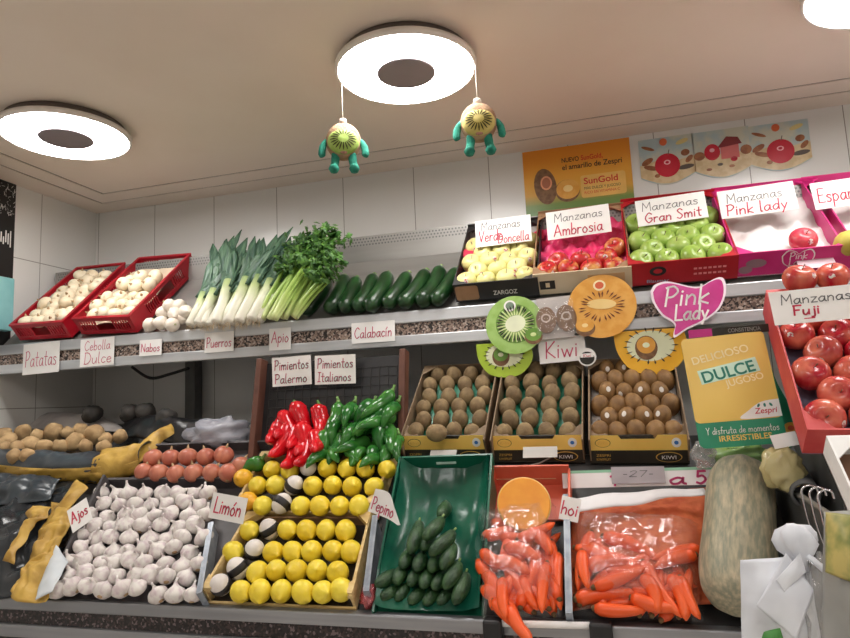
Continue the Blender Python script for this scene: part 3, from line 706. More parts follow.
# ------------------------------------------------------------------ celery
cel_st=axis_mat('celery stalk',[(0,(214,222,160)),(.35,(176,204,108)),(1,(120,168,60))],1,0,.4,rough=.35)
cel_lf=M_('celery leaf',(52,98,38),(92,140,56),rough=.5,scale=30,rnd=.1)
def make_celery(L,seed):
    rr=random.Random(seed); t=thing('celery','x','celery')
    for k in range(9):
        a=rr.uniform(-1,1); z=rr.uniform(.0,.03); w=.0085
        pts=[(a*.02,0,z*.5),(a*.024,L*.25,z),(a*.035,L*.5,z+.004),(a*.06,L*.72,z+.006)]
        MB().tube(catmull(pts,4),[.011]*5+[.0085]*5+[.006]*3,8,flat=.7).obj('stalk',cel_st,t,True)
    mb=MB()
    for k in range(210):
        y=L*(.58+.52*rr.random()); sp=.022+.075*((y/L)-.55); c=Vector((rr.gauss(0,sp),y,.02+rr.uniform(-.02,.05)))
        n=eul(rr.uniform(-.9,.9),rr.uniform(-.9,.9),rr.uniform(0,6.28)); s=rr.uniform(.014,.026)
        out=[(0,-1),(.35,-.6),(.3,-.35),(.8,-.2),(.55,.05),(.7,.5),(.3,.4),(0,1),(-.3,.4),(-.7,.5),(-.55,.05),(-.8,-.2),(-.3,-.35),(-.35,-.6)]
        b=len(mb.v); mb.v.append(tuple(c+n@Vector((0,0,.25*s)))); mb.v+=[tuple(c+n@Vector((x*s,yy*s,-.12*s*abs(x)))) for x,yy in out]
        for q in range(14): mb.face([b,b+1+q,b+1+(q+1)%14])
    tag(mb.obj('leaves',cel_lf,t,True),'dark green leafy top'); return t
KCe=Kind([make_celery(.52,4),make_celery(.5,5)])
for i,(x0,y0,x1,y1,h) in enumerate([(262,320,308,252,.03),(273,320,326,238,.06),(284,319,330,246,.035),(294,318,340,262,.03)]):
    p0=UP.px(x0,y0,h); p1=UP.px(x1,y1,h+.12)
    KCe.put(i,frame(p0,p1,UP.n)@Matrix.Diagonal((.9,min(1.0,(p1-p0).length/.52),1,1)),f'leafy green celery bunch, {ORD[i]} from the leeks','celery bunches beside the leeks')
# ------------------------------------------------------------------ courgettes
cou=M_('courgette skin',(16,48,20),(38,84,38),rough=.3,scale=14,stretch=(3,.8,3),lo=.45,hi=.8,rnd=.1)
cstem=M_('courgette stem',(120,150,84),(150,172,110),rough=.6)
def make_courgette(L,r,bend):
    t=thing('courgette','x','courgette'); P=[];Rr=[]
    n=14
    for i in range(n+1):
        q=i/n; P.append((bend*math.sin(PI*q),L*q,0)); e=min(1,math.sqrt(max(0,1-(1-min(1,q/.13))**2)))*min(1,.62+.38*math.sqrt(max(0,min(1,(1-q)/.14))))
        Rr.append(max(.002,r*e*(1-.08*q)))
    MB().tube(P,Rr,16).obj('body',cou,t,True)
    MB().tube([(0,L-.002,0),(0,L+.014,0),(.002,L+.02,.001)],[.010,.0085,.0095],6).obj('stem',cstem,t); return t
KCo=Kind([make_courgette(.225,.031,.014),make_courgette(.235,.033,.018),make_courgette(.215,.030,.01)])
for i,(x0,y0,x1,y1,h) in enumerate([(303,314,325,284,.02),(328,312,344,278,.03),(342,311,356,280,.03),(355,310,372,279,.03),(367,310,386,277,.035),(385,307,408,274,.035),(400,306,424,274,.035),(418,304,437,273,.035),(433,303,455,272,.035)]):
    p0=UP.px(x0,y0,h);p1=UP.px(x1,y1,h)
    KCo.put(i,frame(p0,p1,UP.n)@Matrix.Rotation(R.uniform(-.4,.4),4,'Y'),f'glossy dark green courgette, {ORD[i]} from the celery','courgettes standing in a row')
# ================================================================== LOWER COUNTER
# ------------------------------------------------------------------ garlic
gar=M_('garlic skin',(230,225,219),(200,180,186),rough=.5,scale=34,stretch=(2,2,.35),lo=.44,hi=.74,rnd=.06)  # lilac streaks of the skin, mixed with shadow lines put into the colour
def make_garlic(r,seed):
    t=thing('garlic_bulb','x','garlic'); pr=[(.0008,-.72),(.35,-.74),(.72,-.55),(.96,-.2),(1,.08),(.86,.38),(.6,.6),(.36,.76),(.22,.95),(.16,1.12)]
    pr=[(a*r,b*r) for a,b in catmull(pr,2)]
    def f(a,z,th):
        k=1+.075*abs(math.sin(4.5*th+seed))*min(1,a/r*1.4)-.03; return (a*k*math.cos(th),a*k*math.sin(th),z)
    MB().lathe(pr,24,f).obj('cloves',gar,t,True)
    MB().tube([(0,0,r*1.05),(.002,.001,r*1.3),(.005,.002,r*1.5)],[r*.17,r*.13,r*.12],8).obj('neck',gar,t,True)
    MB().lathe([(.0006,-r*.8),(.007,-r*.78),(.008,-r*.7)],10).obj('root_end',root_m,t,True)
    return t
KG=Kind([make_garlic(.0275,0),make_garlic(.0255,1),make_garlic(.029,2)])
rows=[]
v=.006; r=0
while v<.40:
    u0=-1.565-.11*(v/.38)*1.0; u1=min(-1.095,DIV[0]+(DIV[2]-DIV[0])*(v-DIV[1])/(DIV[3]-DIV[1])-.022)
    u1-=.010; n=max(2,round((u1-u0)/.051)); n-=r%2; sp=(u1-u0)/(n-1+r%2); off=sp/2 if r%2 else 0
    rows.append((v,[u0+off+i*sp for i in range(n)])); v+=.0445; r+=1
k=0
for ri,(v,us) in enumerate(rows):
    for ci,u in enumerate(us):
        hn=.05+R.uniform(-.006,.014)
        KG.put(k*2+ri,Matrix.Translation(LO.p(u+R.uniform(-.006,.006),v+R.uniform(-.006,.006),hn))@eul(R.uniform(-.9,.9),R.uniform(-.9,.9),R.uniform(0,6.3)),f'white garlic head in the dark tray, {rc(ri,ci)}','white garlic heads'); k+=1
gt=thing('garlic_tray','dark grey tray heaped with white garlic heads','tray',LO.M(-1.37,0,0))
dkt=M_('dark grey tray plastic',(66,62,64),(82,78,80),rough=.5)
MB().box(-.3,.27,0,.42,.001,.012).obj('base_panel',dkt,gt)
mb=MB(); mb.prism([(-.215,.03),(-.32,.42),(-.31,.42),(-.205,.03)],.0,.085); mb.obj('side_panel',dkt,gt)
MB().box(-.32,.27,.42,.43,.0,.06).obj('back_panel',dkt,gt)
o,W,Hh=card('price_tag','small white tag reading Ajos leaning in front of the garlic tray side','sign',79.5,515,1.70,22,29,white_card,30,0,40)
hand(o,'Ajos',-W*.42,-Hh*.15,W*.42,Hh*.3,red_ink,.0042)
# ------------------------------------------------------------------ lemons
lem=M_('lemon skin',(238,216,66),(230,200,48),rough=.36,scale=10,bump=.35,bscale=220,rnd=.06)
lem2=M_('ripe lemon skin',(238,186,50),(232,170,40),rough=.36,scale=10,bump=.35,bscale=220)
wrapw=M_('white fruit wrap',(228,222,216),(214,206,200),rough=.6,bump=.4,bscale=90)
wrapb=M_('black fruit wrap band',(30,28,30),(44,40,42),rough=.5)
def lemon_mesh(k=1.0):
    pr=[(.0008,-.0345),(.006,-.0335),(.013,-.029),(.022,-.02),(.0275,-.007),(.0285,.004),(.025,.016),(.017,.025),(.0095,.0295),(.006,.033),(.0035,.0368),(.0006,.0375)]
    return MB().lathe([(a*k,b*k) for a,b in pr],18)
def make_lemon(m,k=1.0):
    t=thing('lemon','x','lemon'); lemon_mesh(k).obj('rind',m,t,True)
    MB().lathe([(.0005,-.0365*k),(.0028,-.036*k),(.003,-.0335*k)],8).obj('stem_scar',M_('lemon stem scar',(150,150,80)),t,True); return t
def make_wrap():
    t=thing('wrapped_lemon','x','lemon')
    MB().lathe([(max(.0006,.0287*math.cos(-PI/2+PI*i/12)),.0325*math.sin(-PI/2+PI*i/12)) for i in range(13)],18).obj('paper_wrap',wrapw,t,True)
    MB().lathe([(.0262,-.012),(.0282,-.010),(.0294,-.003),(.0292,.006),(.0282,.010),(.0272,.010),(.0260,-.012)],20).obj('black_band',wrapb,t,True)
    return t
KLe=Kind([make_lemon(lem,1.06),make_lemon(lem,1.02),make_lemon(lem2,1.05)]); KW=Kind([make_wrap()])
def lcrop(cx,cy): return 180+cx/3.864,440+cy/3.864
L1=[[('w',157,560),235,310,392,475,552,622],[('w',222,497),300,373,452,530,610],[205,('w',287,425),360,435,510,590,662],[268,('w',346,345),415,490,565,640]]
L2=[[('o',262,238),320,('w',393,245),467,540,617,692],[300,370,('w',440,175),514,590,665,750],[('o',245,148),357,425,('v',498,108),570,645,718,800]]
Y1=[583,508,432,350]; Y2=[250,178,112]
for rows,Ys_,hh,nm in ((L1,Y1,.045,'front crate'),(L2,Y2,.07,'back crate')):
    for ri,row in enumerate(rows):
        for ci,e in enumerate(row):
            kind=e[0] if isinstance(e,tuple) else 'l'; cx,cy=(e[1],e[2]) if isinstance(e,tuple) else (e,Ys_[ri]+R.uniform(-5,5))
            p=LO.px(*lcrop(cx,cy),hh); tocam=(Vector((0,0,H))-p).normalized()
            if kind in 'wv':
                M=Matrix.Translation(p)@eul(rad(30)+R.uniform(-.2,.3),R.uniform(-.5,.5),R.uniform(0,6)) if kind=='w' else Matrix.Translation(p)@eul(1.2,.6,0)
                KW.put(0,M,f'lemon in white and black wrap, {nm}, {rc(ri,ci)}','lemons wrapped in white paper')
            else:
                ax=(tocam+Vector((R.uniform(-.7,.7),R.uniform(-.3,.3),R.uniform(-.9,.35)))).normalized()
                q=Vector((0,0,1)).rotation_difference(ax).to_matrix().to_4x4()
                KLe.put(2 if kind=='o' else (ci+ri)%2,Matrix.Translation(p)@q,f'yellow lemon, {nm}, {rc(ri,ci)}','yellow lemons')
wood=M_('pale crate wood',(222,196,140),(206,174,116),rough=.7,scale=6,stretch=(1,10,10))
def lemon_crate(label,M,W0,W1,L,Hh,hf):
    t=thing('wooden_crate',label,'crate',M)
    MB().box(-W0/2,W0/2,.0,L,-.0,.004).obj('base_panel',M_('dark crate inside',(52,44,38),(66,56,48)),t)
    for s in (-1,1):
        mb=MB(); x0,x1=s*W0/2,s*W1/2; q=-s*.008
        b=0; mb.v=[(x0,0,0),(x0+q,0,0),(x1+q,L,0),(x1,L,0),(x0,0,Hh),(x0+q,0,Hh),(x1+q,L,Hh),(x1,L,Hh)]
        for f in ((0,1,2,3),(7,6,5,4),(0,4,5,1),(1,5,6,2),(2,6,7,3),(3,7,4,0)): mb.face(list(f))
        mb.obj('side_panel',wood,t)
        for yy in (0,1):           # triangular corner blocks
            xx=(x0 if yy==0 else x1); y=.004 if yy==0 else L-.004; d=.045*(1 if yy==0 else -1)
            mb=MB(); mb.prism([(xx,y),(xx-s*.05,y),(xx,y+d)],Hh-.02,Hh+.004); mb.obj('corner_block',wood,t)
    if hf: MB().box(-W0/2,W0/2,-.006,0,0,hf).obj('front_panel',wood,t)
    MB().box(-W1/2,W1/2,L-.006,L,0,Hh*.6).obj('back_panel',kraft,t)
    return t
lemon_crate('pale wooden crate of lemons at the front of the counter',LO.M(-.872,.012,.001),.435,.40,.272,.058,.012)
lemon_crate('lemon crate behind the front one, under the peppers',LO.M(-.895,.30,.012),.46,.47,.235,.055,.03)
o,W,Hh=card('price_sign','white card reading Limón between garlic and lemons','sign',228,508,1.70,40,25,white_card,8,0,-9)
hand(o,'Limón',-W*.4,-Hh*.25,W*.4,Hh*.35,red_ink,.0042)
# ------------------------------------------------------------------ cucumbers in a green lined crate
grpl=M_('green crate lining',(14,84,64),(24,100,76),rough=.32,scale=4)
W,L,Hh=.285,.45,.115
cc=thing('green_crate','deep green lined crate holding the cucumbers','crate',LO.M(-.462,-.005,.002,rad(1)))
MB().box(-W/2,W/2,0,L,0,.005).obj('base_panel',grpl,cc)
MB().box(-W/2,W/2,L-.006,L,0,Hh).obj('back_panel',grpl,cc)
tag(MB().box(-.03,.03,L-.0075,L-.006,Hh-.03,Hh-.022).obj('hand_slot',M_('slot light',(190,214,204)),cc),'pale hand slot')
for s in (-1,1):
    mb=MB(); mb.prism([(0,0),(L,0),(L,Hh),(.1,Hh*.5),(0,Hh*.2)],-.003,.003); mb.v=[(s*(W/2-.003)+z,x,y) for x,y,z in mb.v]; mb.obj('side_panel',grpl,cc)
filmg=film('green bag film',(60,150,120),.35,.15,.2)
def lin1(i,j):
    x=(i-.5)*(W-.02); y=L*(.02+.96*j); return (x,y,.02+.055*(abs(i-.5)*2)**5*min(1,.35+j*2)+.05*j**6+.006*noise.noise(Vector((x*30,y*14,2))))
tag(MB().grid(24,30,lin1).obj('lining',M_('green plastic lining',(12,72,56),(22,92,70),rough=.25,bump=.7,bscale=18),cc,True),'shiny green plastic lining')
cuk=M_('cucumber skin',(28,60,30),(66,102,56),rough=.42,scale=30,stretch=(2,.7,2),lo=.42,hi=.8,bump=.8,bscale=150,rnd=.1)
def make_cuke(L,r):
    n=14; P=[];Rr=[]
    for i in range(n+1):
        q=i/n; P.append((.004*math.sin(PI*q),L*q,.003*math.sin(2*PI*q))); Rr.append(max(.0015,r*math.sin(PI*min(1,max(0,q)))**.38))
    t=thing('cucumber','x','cucumber'); MB().tube(P,Rr,14).obj('body',cuk,t,True)
    MB().tube([(0,L-.004,0),(0,L+.008,.001)],[.0035,.003],6).obj('stem_end',cstem,t,True); return t
KCu=Kind([make_cuke(.105,.0195),make_cuke(.125,.0205),make_cuke(.095,.019)])
def ccrop(cx,cy): return 340+cx/3.864,460+cy/3.864
cukes=[(135,490,195,410,.055),(150,540,205,480,.035),(215,545,240,490,.03),(265,555,300,498,.03),(325,560,350,505,.03),(378,558,408,505,.03),(440,560,478,440,.045),
 (215,480,222,418,.05),(265,485,285,430,.05),(318,495,325,425,.055),(358,500,385,435,.05),(403,500,450,395,.06),
 (240,420,250,335,.06),(292,430,300,362,.07),(348,432,358,385,.065),(392,425,425,335,.075),
 (270,365,300,230,.075),(318,350,330,300,.07),(345,370,420,280,.09),(322,310,395,205,.1),(388,225,392,180,.08)]
cl=['front left corner against the metal divider','front row, first from the left','front row, second from the left','front row, third from the left','front row, fourth from the left','front row, fifth from the left','front right corner, upright and long',
'second row, first from the left','second row, second from the left','second row, third from the left','second row, fourth from the left','second row, fifth and long, leaning right',
'third row, first from the left','third row, second from the left','third row, third from the left','third row, fourth, leaning right',
'fourth row, long one on the left','fourth row, small one in the middle','fourth row, leaning right','top of the heap, long and leaning right','tip behind the top of the heap']
for i,((a,b,c_,d,h),l) in enumerate(zip(cukes,cl)):
    p0=LO.px(*ccrop(a,b),h); p1=LO.px(*ccrop(c_,d),h-.0)
    dd=(p1-p0); Lw=dd.length; k=0
    M=frame(p0,p0+dd.normalized()*.1-LO.n*(.045 if Lw<.07 else .012),LO.n)
    KCu.put(1 if Lw>.1 else (2 if i%2 else 0),M,'bumpy dark green cucumber, '+l,'cucumbers in the green crate')
redfilm=film('red print bag film',(214,60,70),.45,.2,.2)
clear=film('clear bag film',(250,248,244),.03,.14,.2)
def blobfilm(name,label,cat,p,sx,sy,sz,m,seed,amp=.35,rot=None,seg=28,group=None):
    mb=MB(); pr=[(math.cos(-PI/2+PI*i/16),math.sin(-PI/2+PI*i/16)) for i in range(17)]
    def f(a,z,t):
        d=Vector((a*math.cos(t),a*math.sin(t),z)); k=1+amp*(noise.noise(d*2.2+Vector((seed,0,0)))+.5*noise.noise(d*5+Vector((0,seed,0)))+.25*noise.noise(d*11+Vector((0,0,seed))))
        return (d.x*sx*k,d.y*sy*k,d.z*sz*k)
    o=mb.lathe([(max(a,.001),z) for a,z in pr],seg,f).obj(name,m,None,True)
    o.matrix_world=Matrix.Translation(p)@(rot or Matrix.Identity(4)); return tag(o,label,cat,group)
blobfilm('plastic_bag','crumpled clear bag end with red print at the front corner of the cucumber crate','bag',LO.px(369,596,.03),.022,.03,.02,redfilm,3,.5,eul(LO.a,0,0))
o,W,Hh=card('price_sign','white curled card reading Pepino on the divider beside the cucumbers','sign',387,508,1.66,36,31,white_card,5,0,-22,outline=lambda w,h:catmull([(-w*.5,h*.42),(-w*.1,h*.46),(w*.2,h*.1),(w*.52,-h*.32)],5)+catmull([(w*.46,-h*.36),(w*.1,-h*.3),(-w*.5,-h*.34)],4))
hand(o,'Pepino',-W*.44,-Hh*.22,W*.26,Hh*.18,rose_ink,.003,slant=-.1)
# ------------------------------------------------------------------ wrinkled sheets given by four corners on a slope
def patch(name,q,h,m,slope=LO,bulge=.0,amp=.006,fr=18,nu=18,nv=14,seed=0,th=.0015,parent=None,hs=None,ej=.012):
    hs=hs or [h]*4
    C=[slope.px(x,y,hh) for (x,y),hh in zip(q,hs)]
    def f(i,j):
        p=(C[0]*(1-i)+C[1]*i)*(1-j)+(C[3]*(1-i)+C[2]*i)*j
        k=noise.noise(p*fr+Vector((seed,0,0)))+.5*noise.noise(p*fr*2.7+Vector((0,seed,0)))
        e=.35+.65*min(1,6*min(i,1-i,j,1-j)); ex=Vector((noise.noise(p*24+Vector((seed,9,2)))*ej*.5,0,0))+slope.v*(noise.noise(p*9+Vector((5,seed,0)))*ej)+Vector((noise.noise(p*9+Vector((seed,5,2)))*ej,0,0))
        return p+slope.n*(amp*k*e+bulge*math.sin(PI*i)*math.sin(PI*j))+ex
    mb=MB(); mb.grid(nu,nv,f); return mb.obj(name,m,parent,True,solid=th)
def roll(name,pxs,h,r,a0,a1,m,parent,slope=LO,amp=.02,seed=0,n=26,k=14,rs=1.0):
    """part of a rolled sack edge: swept arc with creases"""
    C=[Vector(c) for c in catmull([tuple(slope.px(x,y,h)) for x,y in pxs],8)]
    def f(i,j):
        q=i*(len(C)-1); a=int(min(q,len(C)-2)); p=C[a].lerp(C[a+1],q-a); ang=rad(a0+(a1-a0)*j)
        d=Vector((0,-1,0))*math.cos(ang)+Vector((0,0,1))*math.sin(ang)
        kx=noise.noise(Vector((p.x*9,ang*1.2,seed)))+.6*noise.noise(Vector((p.x*26,ang*4,seed+3)))
        return p+d*(r*rs+amp*kx)
    mb=MB(); mb.grid(n*2,k,f); return mb.obj(name,m,parent,True,solid=.0012)
sack_k=M_('black sack paper',(28,29,32),(50,54,58),rough=.26,scale=5,bump=.5,bscale=30)
sack_g=M_('slate grey sack film',(44,50,56),(70,78,84),rough=.3,scale=6,bump=.5,bscale=24)
sack_y=M_('ochre sack paper',(150,112,40),(202,164,76),rough=.5,scale=12,lo=.3,hi=.55,bump=1.0,bscale=22)
# potato sack ----------------------------------------------------------------
ps=thing('potato_sack','black and ochre paper sack rolled open around the potatoes','sack',Matrix.Identity(4))
roll('sack_roll',[(-40,456),(10,464),(60,468),(112,466),(148,458)],.03,.055,-95,120,sack_g,ps,seed=1)
tag(roll('ochre_band',[(-40,456),(10,464),(60,468),(112,466),(148,458)],.03,.055,-78,4,sack_y,ps,seed=1,rs=1.05,k=8),'ochre band along the bottom of the roll')
tag(roll('ochre_end',[(104,466),(120,465),(135,462),(148,458)],.03,.055,-95,125,sack_y,ps,seed=1,rs=1.07,n=10),'ochre paper end')
patch('folded_tail',[(126,452),(140,464),(176,432),(170,424)],.06,sack_y,bulge=.02,amp=.014,seed=4,parent=ps,hs=[.07,.05,.03,.05])
patch('sack_floor',[(-40,458),(128,456),(150,424),(-40,424)],.0,sack_k,slope=LEDGE,seed=9,parent=ps,amp=.004)
patch('back_flap',[(15,428),(130,432),(100,414),(40,412)],.05,M_('pale sack lining',(176,170,168),(196,190,188),rough=.6),slope=LEDGE,bulge=.02,seed=7,parent=ps,hs=[.03,.03,.07,.07])
pot=M_('potato skin',(200,168,122),(172,140,98),rough=.75,scale=26,bump=.5,bscale=70,rnd=.12)
def make_potato(a,b,c,seed):
    pr=[(math.cos(-PI/2+PI*i/12),math.sin(-PI/2+PI*i/12)) for i in range(13)]
    def f(r,z,t):
        d=Vector((r*math.cos(t),r*math.sin(t),z)); k=1+.2*noise.noise(d*1.3+Vector((seed,0,0)))+.05*noise.noise(d*4+Vector((seed,2,0))); return (d.x*a*k,d.y*b*k,d.z*c*k)
    return tag(MB().lathe([(max(r,.001),z) for r,z in pr],18,f).obj('potato',pot,None,True),'x','potato')
KP=Kind([make_potato(.034,.030,.028,1),make_potato(.044,.034,.032,2),make_potato(.029,.027,.025,3),make_potato(.050,.042,.038,4)])
for i,(x,y,k,d) in enumerate([(100,225,1,'large, at the back left'),(160,235,2,'small, back row second'),(228,222,3,'largest, in the middle of the back row'),(290,225,2,'small, right of the largest one'),(345,212,0,'topmost on the right'),(400,232,3,'very large on the right'),(35,258,1,'left edge, back'),(20,292,0,'left edge, front'),(80,290,0,'front, second from left edge'),(130,278,1,'front, third from left edge'),(188,285,0,'front, fourth from left edge'),(255,280,2,'front, fifth from left edge'),(315,262,1,'centre right, below the topmost'),(365,282,2,'front, near the ochre paper'),(450,255,2,'small, near the ochre fold'),(510,240,2,'rightmost, beside the black bag'),(118,322,2,'lowest, over the sack rim'),(4,240,1,'cut by the left edge'),(70,168,1,'alone at the back left'),(60,325,2,'lowest on the left'),(440,285,2,'low, under the ochre fold')]):
    h=.05 if y<250 else .045
    KP.put(k,Matrix.Translation(LEDGE.px(x/4.25,380+y/4.25,h))@eul(R.uniform(0,1),R.uniform(0,1),R.uniform(0,6)),'brown potato in the open sack, '+d,'potatoes in the open sack')
# folded sacks in front of it ------------------------------------------------
fs=thing('folded_sack','folded black and ochre sack lying at the left front of the counter','sack',Matrix.Identity(4))
patch('black_film',[(-60,600),(62,596),(78,482),(-60,474)],.03,sack_k,bulge=.05,amp=.036,fr=11,nu=44,nv=40,seed=3,parent=fs)
patch('grey_fold',[(-40,510),(48,500),(60,478),(-40,470)],.07,sack_g,bulge=.03,amp=.022,nu=34,nv=26,seed=12,parent=fs)
patch('ochre_fold',[(3,560),(17,564),(46,508),(30,505)],.09,sack_y,bulge=.02,amp=.018,nu=20,nv=24,seed=5,parent=fs,ej=.045)
patch('ochre_strip',[(11,592),(46,600),(74,508),(54,502)],.075,sack_y,bulge=.025,amp=.03,nu=22,nv=44,seed=6,parent=fs,ej=.03)
patch('ochre_strip',[(56,508),(68,510),(90,488),(76,480)],.085,sack_y,bulge=.01,amp=.006,nu=8,nv=12,seed=8,parent=fs)
tag(patch('pale_lining',[(35,600),(52,592),(69,562),(57,545)],.085,M_('pale blue paper',(196,204,210),(210,216,220),rough=.55),bulge=.01,amp=.005,seed=2,parent=fs),'pale blue white paper edge')
# dark produce and bags in the gloom at the back -------------------------------
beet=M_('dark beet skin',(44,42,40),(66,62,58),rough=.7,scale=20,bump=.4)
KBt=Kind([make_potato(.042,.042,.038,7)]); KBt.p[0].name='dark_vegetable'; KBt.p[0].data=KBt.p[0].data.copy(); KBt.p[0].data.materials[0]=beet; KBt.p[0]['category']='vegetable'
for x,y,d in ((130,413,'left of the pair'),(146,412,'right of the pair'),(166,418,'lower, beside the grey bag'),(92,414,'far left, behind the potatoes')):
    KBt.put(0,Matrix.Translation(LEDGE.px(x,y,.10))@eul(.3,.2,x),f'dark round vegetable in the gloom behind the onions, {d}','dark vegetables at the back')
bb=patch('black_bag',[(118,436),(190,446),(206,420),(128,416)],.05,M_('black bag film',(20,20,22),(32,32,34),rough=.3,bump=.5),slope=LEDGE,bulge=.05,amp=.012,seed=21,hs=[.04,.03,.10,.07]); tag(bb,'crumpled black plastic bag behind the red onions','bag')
greyfilm=film('grey bag film',(196,198,210),.55,.2,.12)
blobfilm('plastic_bag','crumpled translucent grey bag beside the pepper crate','bag',LEDGE.px(221,434,.06),.12,.07,.055,greyfilm,11,.45)
blobfilm('plastic_bag','crumpled clear bag at the left edge above the potatoes','bag',LEDGE.px(2,420,.06),.05,.05,.05,greyfilm,17,.4)
# red onions --------------------------------------------------------------------
ron=M_('copper onion skin',(206,132,104),(184,104,84),rough=.35,scale=14,stretch=(2,2,.4),rnd=.1)
KR=Kind([make_onion('onion',.034,ron,.88),make_onion('onion',.032,ron,.92)])
for i,(x,y,h,d) in enumerate([(153,458,.07,'back row, first from the left'),(171,458,.07,'back row, second from the left'),(188,457,.07,'back row, third from the left'),(206,457,.07,'back row, fourth from the left'),(224,455,.075,'back row, fifth, with torn skin'),(144,472,.06,'front row, touching the ochre sack'),(159,473,.06,'front row, second from the sack'),(176,474,.06,'front row, third from the sack'),(194,473,.06,'front row, fourth from the sack'),(212,473,.06,'front row, fifth from the sack'),(229,473,.06,'front row, sixth, by the lemons'),(241,466,.06,'right end, in front of the pepper crate')]):
    KR.put(i,Matrix.Translation(LO.px(x,y,h))@eul(R.uniform(-.5,.7),R.uniform(-.5,.5),R.uniform(0,6)),'copper red onion behind the garlic, '+d,'copper onions behind the garlic')
ot=thing('onion_tray','dark tray holding the copper onions behind the garlic','tray',LO.M(-1.42,.43,0))
MB().box(-.24,.27,0,.17,.002,.012).obj('base_panel',dkt,ot); MB().box(-.24,.27,-.004,.004,.002,.04).obj('front_panel',dkt,ot); MB().box(-.24,.27,.17,.178,.002,.05).obj('back_panel',dkt,ot)
# ------------------------------------------------------------------ pepper crate
PCr=Slope(2.055,-.175,79)
W=.545; pc=thing('pepper_crate','tall dark crate with brown posts holding red and green peppers','crate',PCr.M(-.925,.0,0))
brownp=M_('brown crate post',(92,56,44),(110,70,54),rough=.6,scale=8)
MB().box(-W/2,W/2,0,.345,0,.006).obj('back_panel',black_pl,pc)
for s in (-1,1): MB().box(s*W/2-.011,s*W/2+.011,0,.355,.0,.05).obj('post',brownp,pc,bevel=.003)
MB().box(-W/2,W/2,-.012,0,0,.05).obj('bottom_panel',dark_in,pc)
mb=MB()
for k in range(9): mb.box(-W/2+.03,W/2-.03,.05+k*.032,.052+k*.032,.006,.009)
for k in range(16): x=-W/2+.03+k*(W-.06)/15; mb.box(x-.001,x+.001,.05,.31,.006,.009)
mb.obj('slats',M_('crate ribs',(44,42,42),(52,50,50)),pc)
repp=M_('red pepper skin',(196,14,30),(214,30,40),rough=.18,scale=8,rnd=.08)
grpp=M_('green pepper skin',(30,92,34),(62,126,50),rough=.2,scale=9,rnd=.16)
pstem=M_('pepper stem',(82,122,52),(104,140,70),rough=.6)
def make_pepper(name,L,r,m,bend,seed):
    rr=random.Random(seed); t=thing(name,'x','pepper'); n=12; P=[];Rr=[]
    for i in range(n+1):
        q=i/n; P.append((bend*q*q,L*q,.01*math.sin(PI*q*2+seed))); prof=[.35,.86,1,1,.97,.92,.86,.8,.72,.62,.5,.34,.06][i]; Rr.append(r*prof*(1+.06*rr.uniform(-1,1)))
    b=MB(); b.tube(P,Rr,16)
    for i,v in enumerate(b.v):
        k=i//16; a=2*PI*(i%16)/16; c=Vector(P[min(k,n)]); d=Vector(v)-c; b.v[i]=tuple(c+d*(1+.07*math.cos(3*a+seed)+.05*noise.noise(Vector((a*2,k*.5,seed)))))
    b.obj('flesh',m,t,True)
    MB().tube([(0,.004,0),(0,-.004,.001),(.002,-.012,.003),(.005,-.019,.006)],[r*.4,r*.28,.0045,.005],8).obj('stem',pstem,t,True); return t
KRp=Kind([make_pepper('red_pepper',.155,.031,repp,.015,1),make_pepper('red_pepper',.13,.030,repp,-.02,2)])
KGp=Kind([make_pepper('green_pepper',.145,.024,grpp,.02,3),make_pepper('green_pepper',.12,.0225,grpp,-.02,4),make_pepper('green_pepper',.10,.025,grpp,.0,5)])
def pcrop(x,y): return 230+x/4.25,340+y/4.25
def pepper(K,i,a,b,h0,h1,label,grp):
    p0=PCr.px(*pcrop(*a),h0); p1=PCr.px(*pcrop(*b),h1); K.put(i,frame(p0,p1,PCr.n),label,grp)
reds=[((285,275),(325,400),.06,.10,'large, top left of the heap'),((378,280),(365,440),.06,.11,'large and long, nearest the green ones'),((235,320),(265,400),.06,.11,'below the sign, upper left'),((215,370),(160,425),.06,.14,'leftmost, tip towards the post'),((255,380),(205,465),.07,.15,'lower left, tip down'),((300,380),(250,440),.07,.14,'in the centre of the heap'),((315,370),(320,445),.08,.13,'centre right, tip down'),((330,420),(285,470),.08,.15,'low, right of centre'),((300,450),(262,505),.08,.16,'lowest, tip over the lemons'),((370,400),(355,455),.09,.15,'right, tip beside green ones'),((345,440),(318,488),.08,.15,'low right, tip down'),((230,350),(200,395),.06,.12,'small, upper left edge')]
for i,(a,b,h0,h1,d) in enumerate(reds): pepper(KRp,i,a,b,h0,h1,'glossy red pointed pepper, '+d,'red peppers in the dark crate')
greens=[((460,265),(440,385),.05,.09),((530,262),(495,310),.05,.09),((610,262),(510,370),.06,.11),((690,215),(600,320),.06,.11),((715,260),(665,315),.06,.10),((445,350),(430,425),.07,.11),((470,395),(455,470),.08,.13),((490,350),(515,440),.08,.12),((590,370),(545,385),.06,.14),((590,415),(535,450),.08,.13),((630,430),(595,495),.09,.14),((640,370),(635,435),.08,.13),((660,360),(685,410),.08,.12),((715,400),(700,460),.09,.13),((410,390),(400,445),.08,.12),((420,440),(390,485),.09,.14),((500,440),(512,495),.09,.14),((570,470),(530,505),.09,.15),((660,465),(620,505),.09,.15),((575,330),(630,375),.06,.10),((560,300),(480,335),.05,.08),((700,310),(645,345),.06,.10),((450,460),(440,500),.09,.15),((690,460),(660,500),.09,.15),((660,290),(590,365),.08,.12),((560,350),(500,400),.08,.12)]
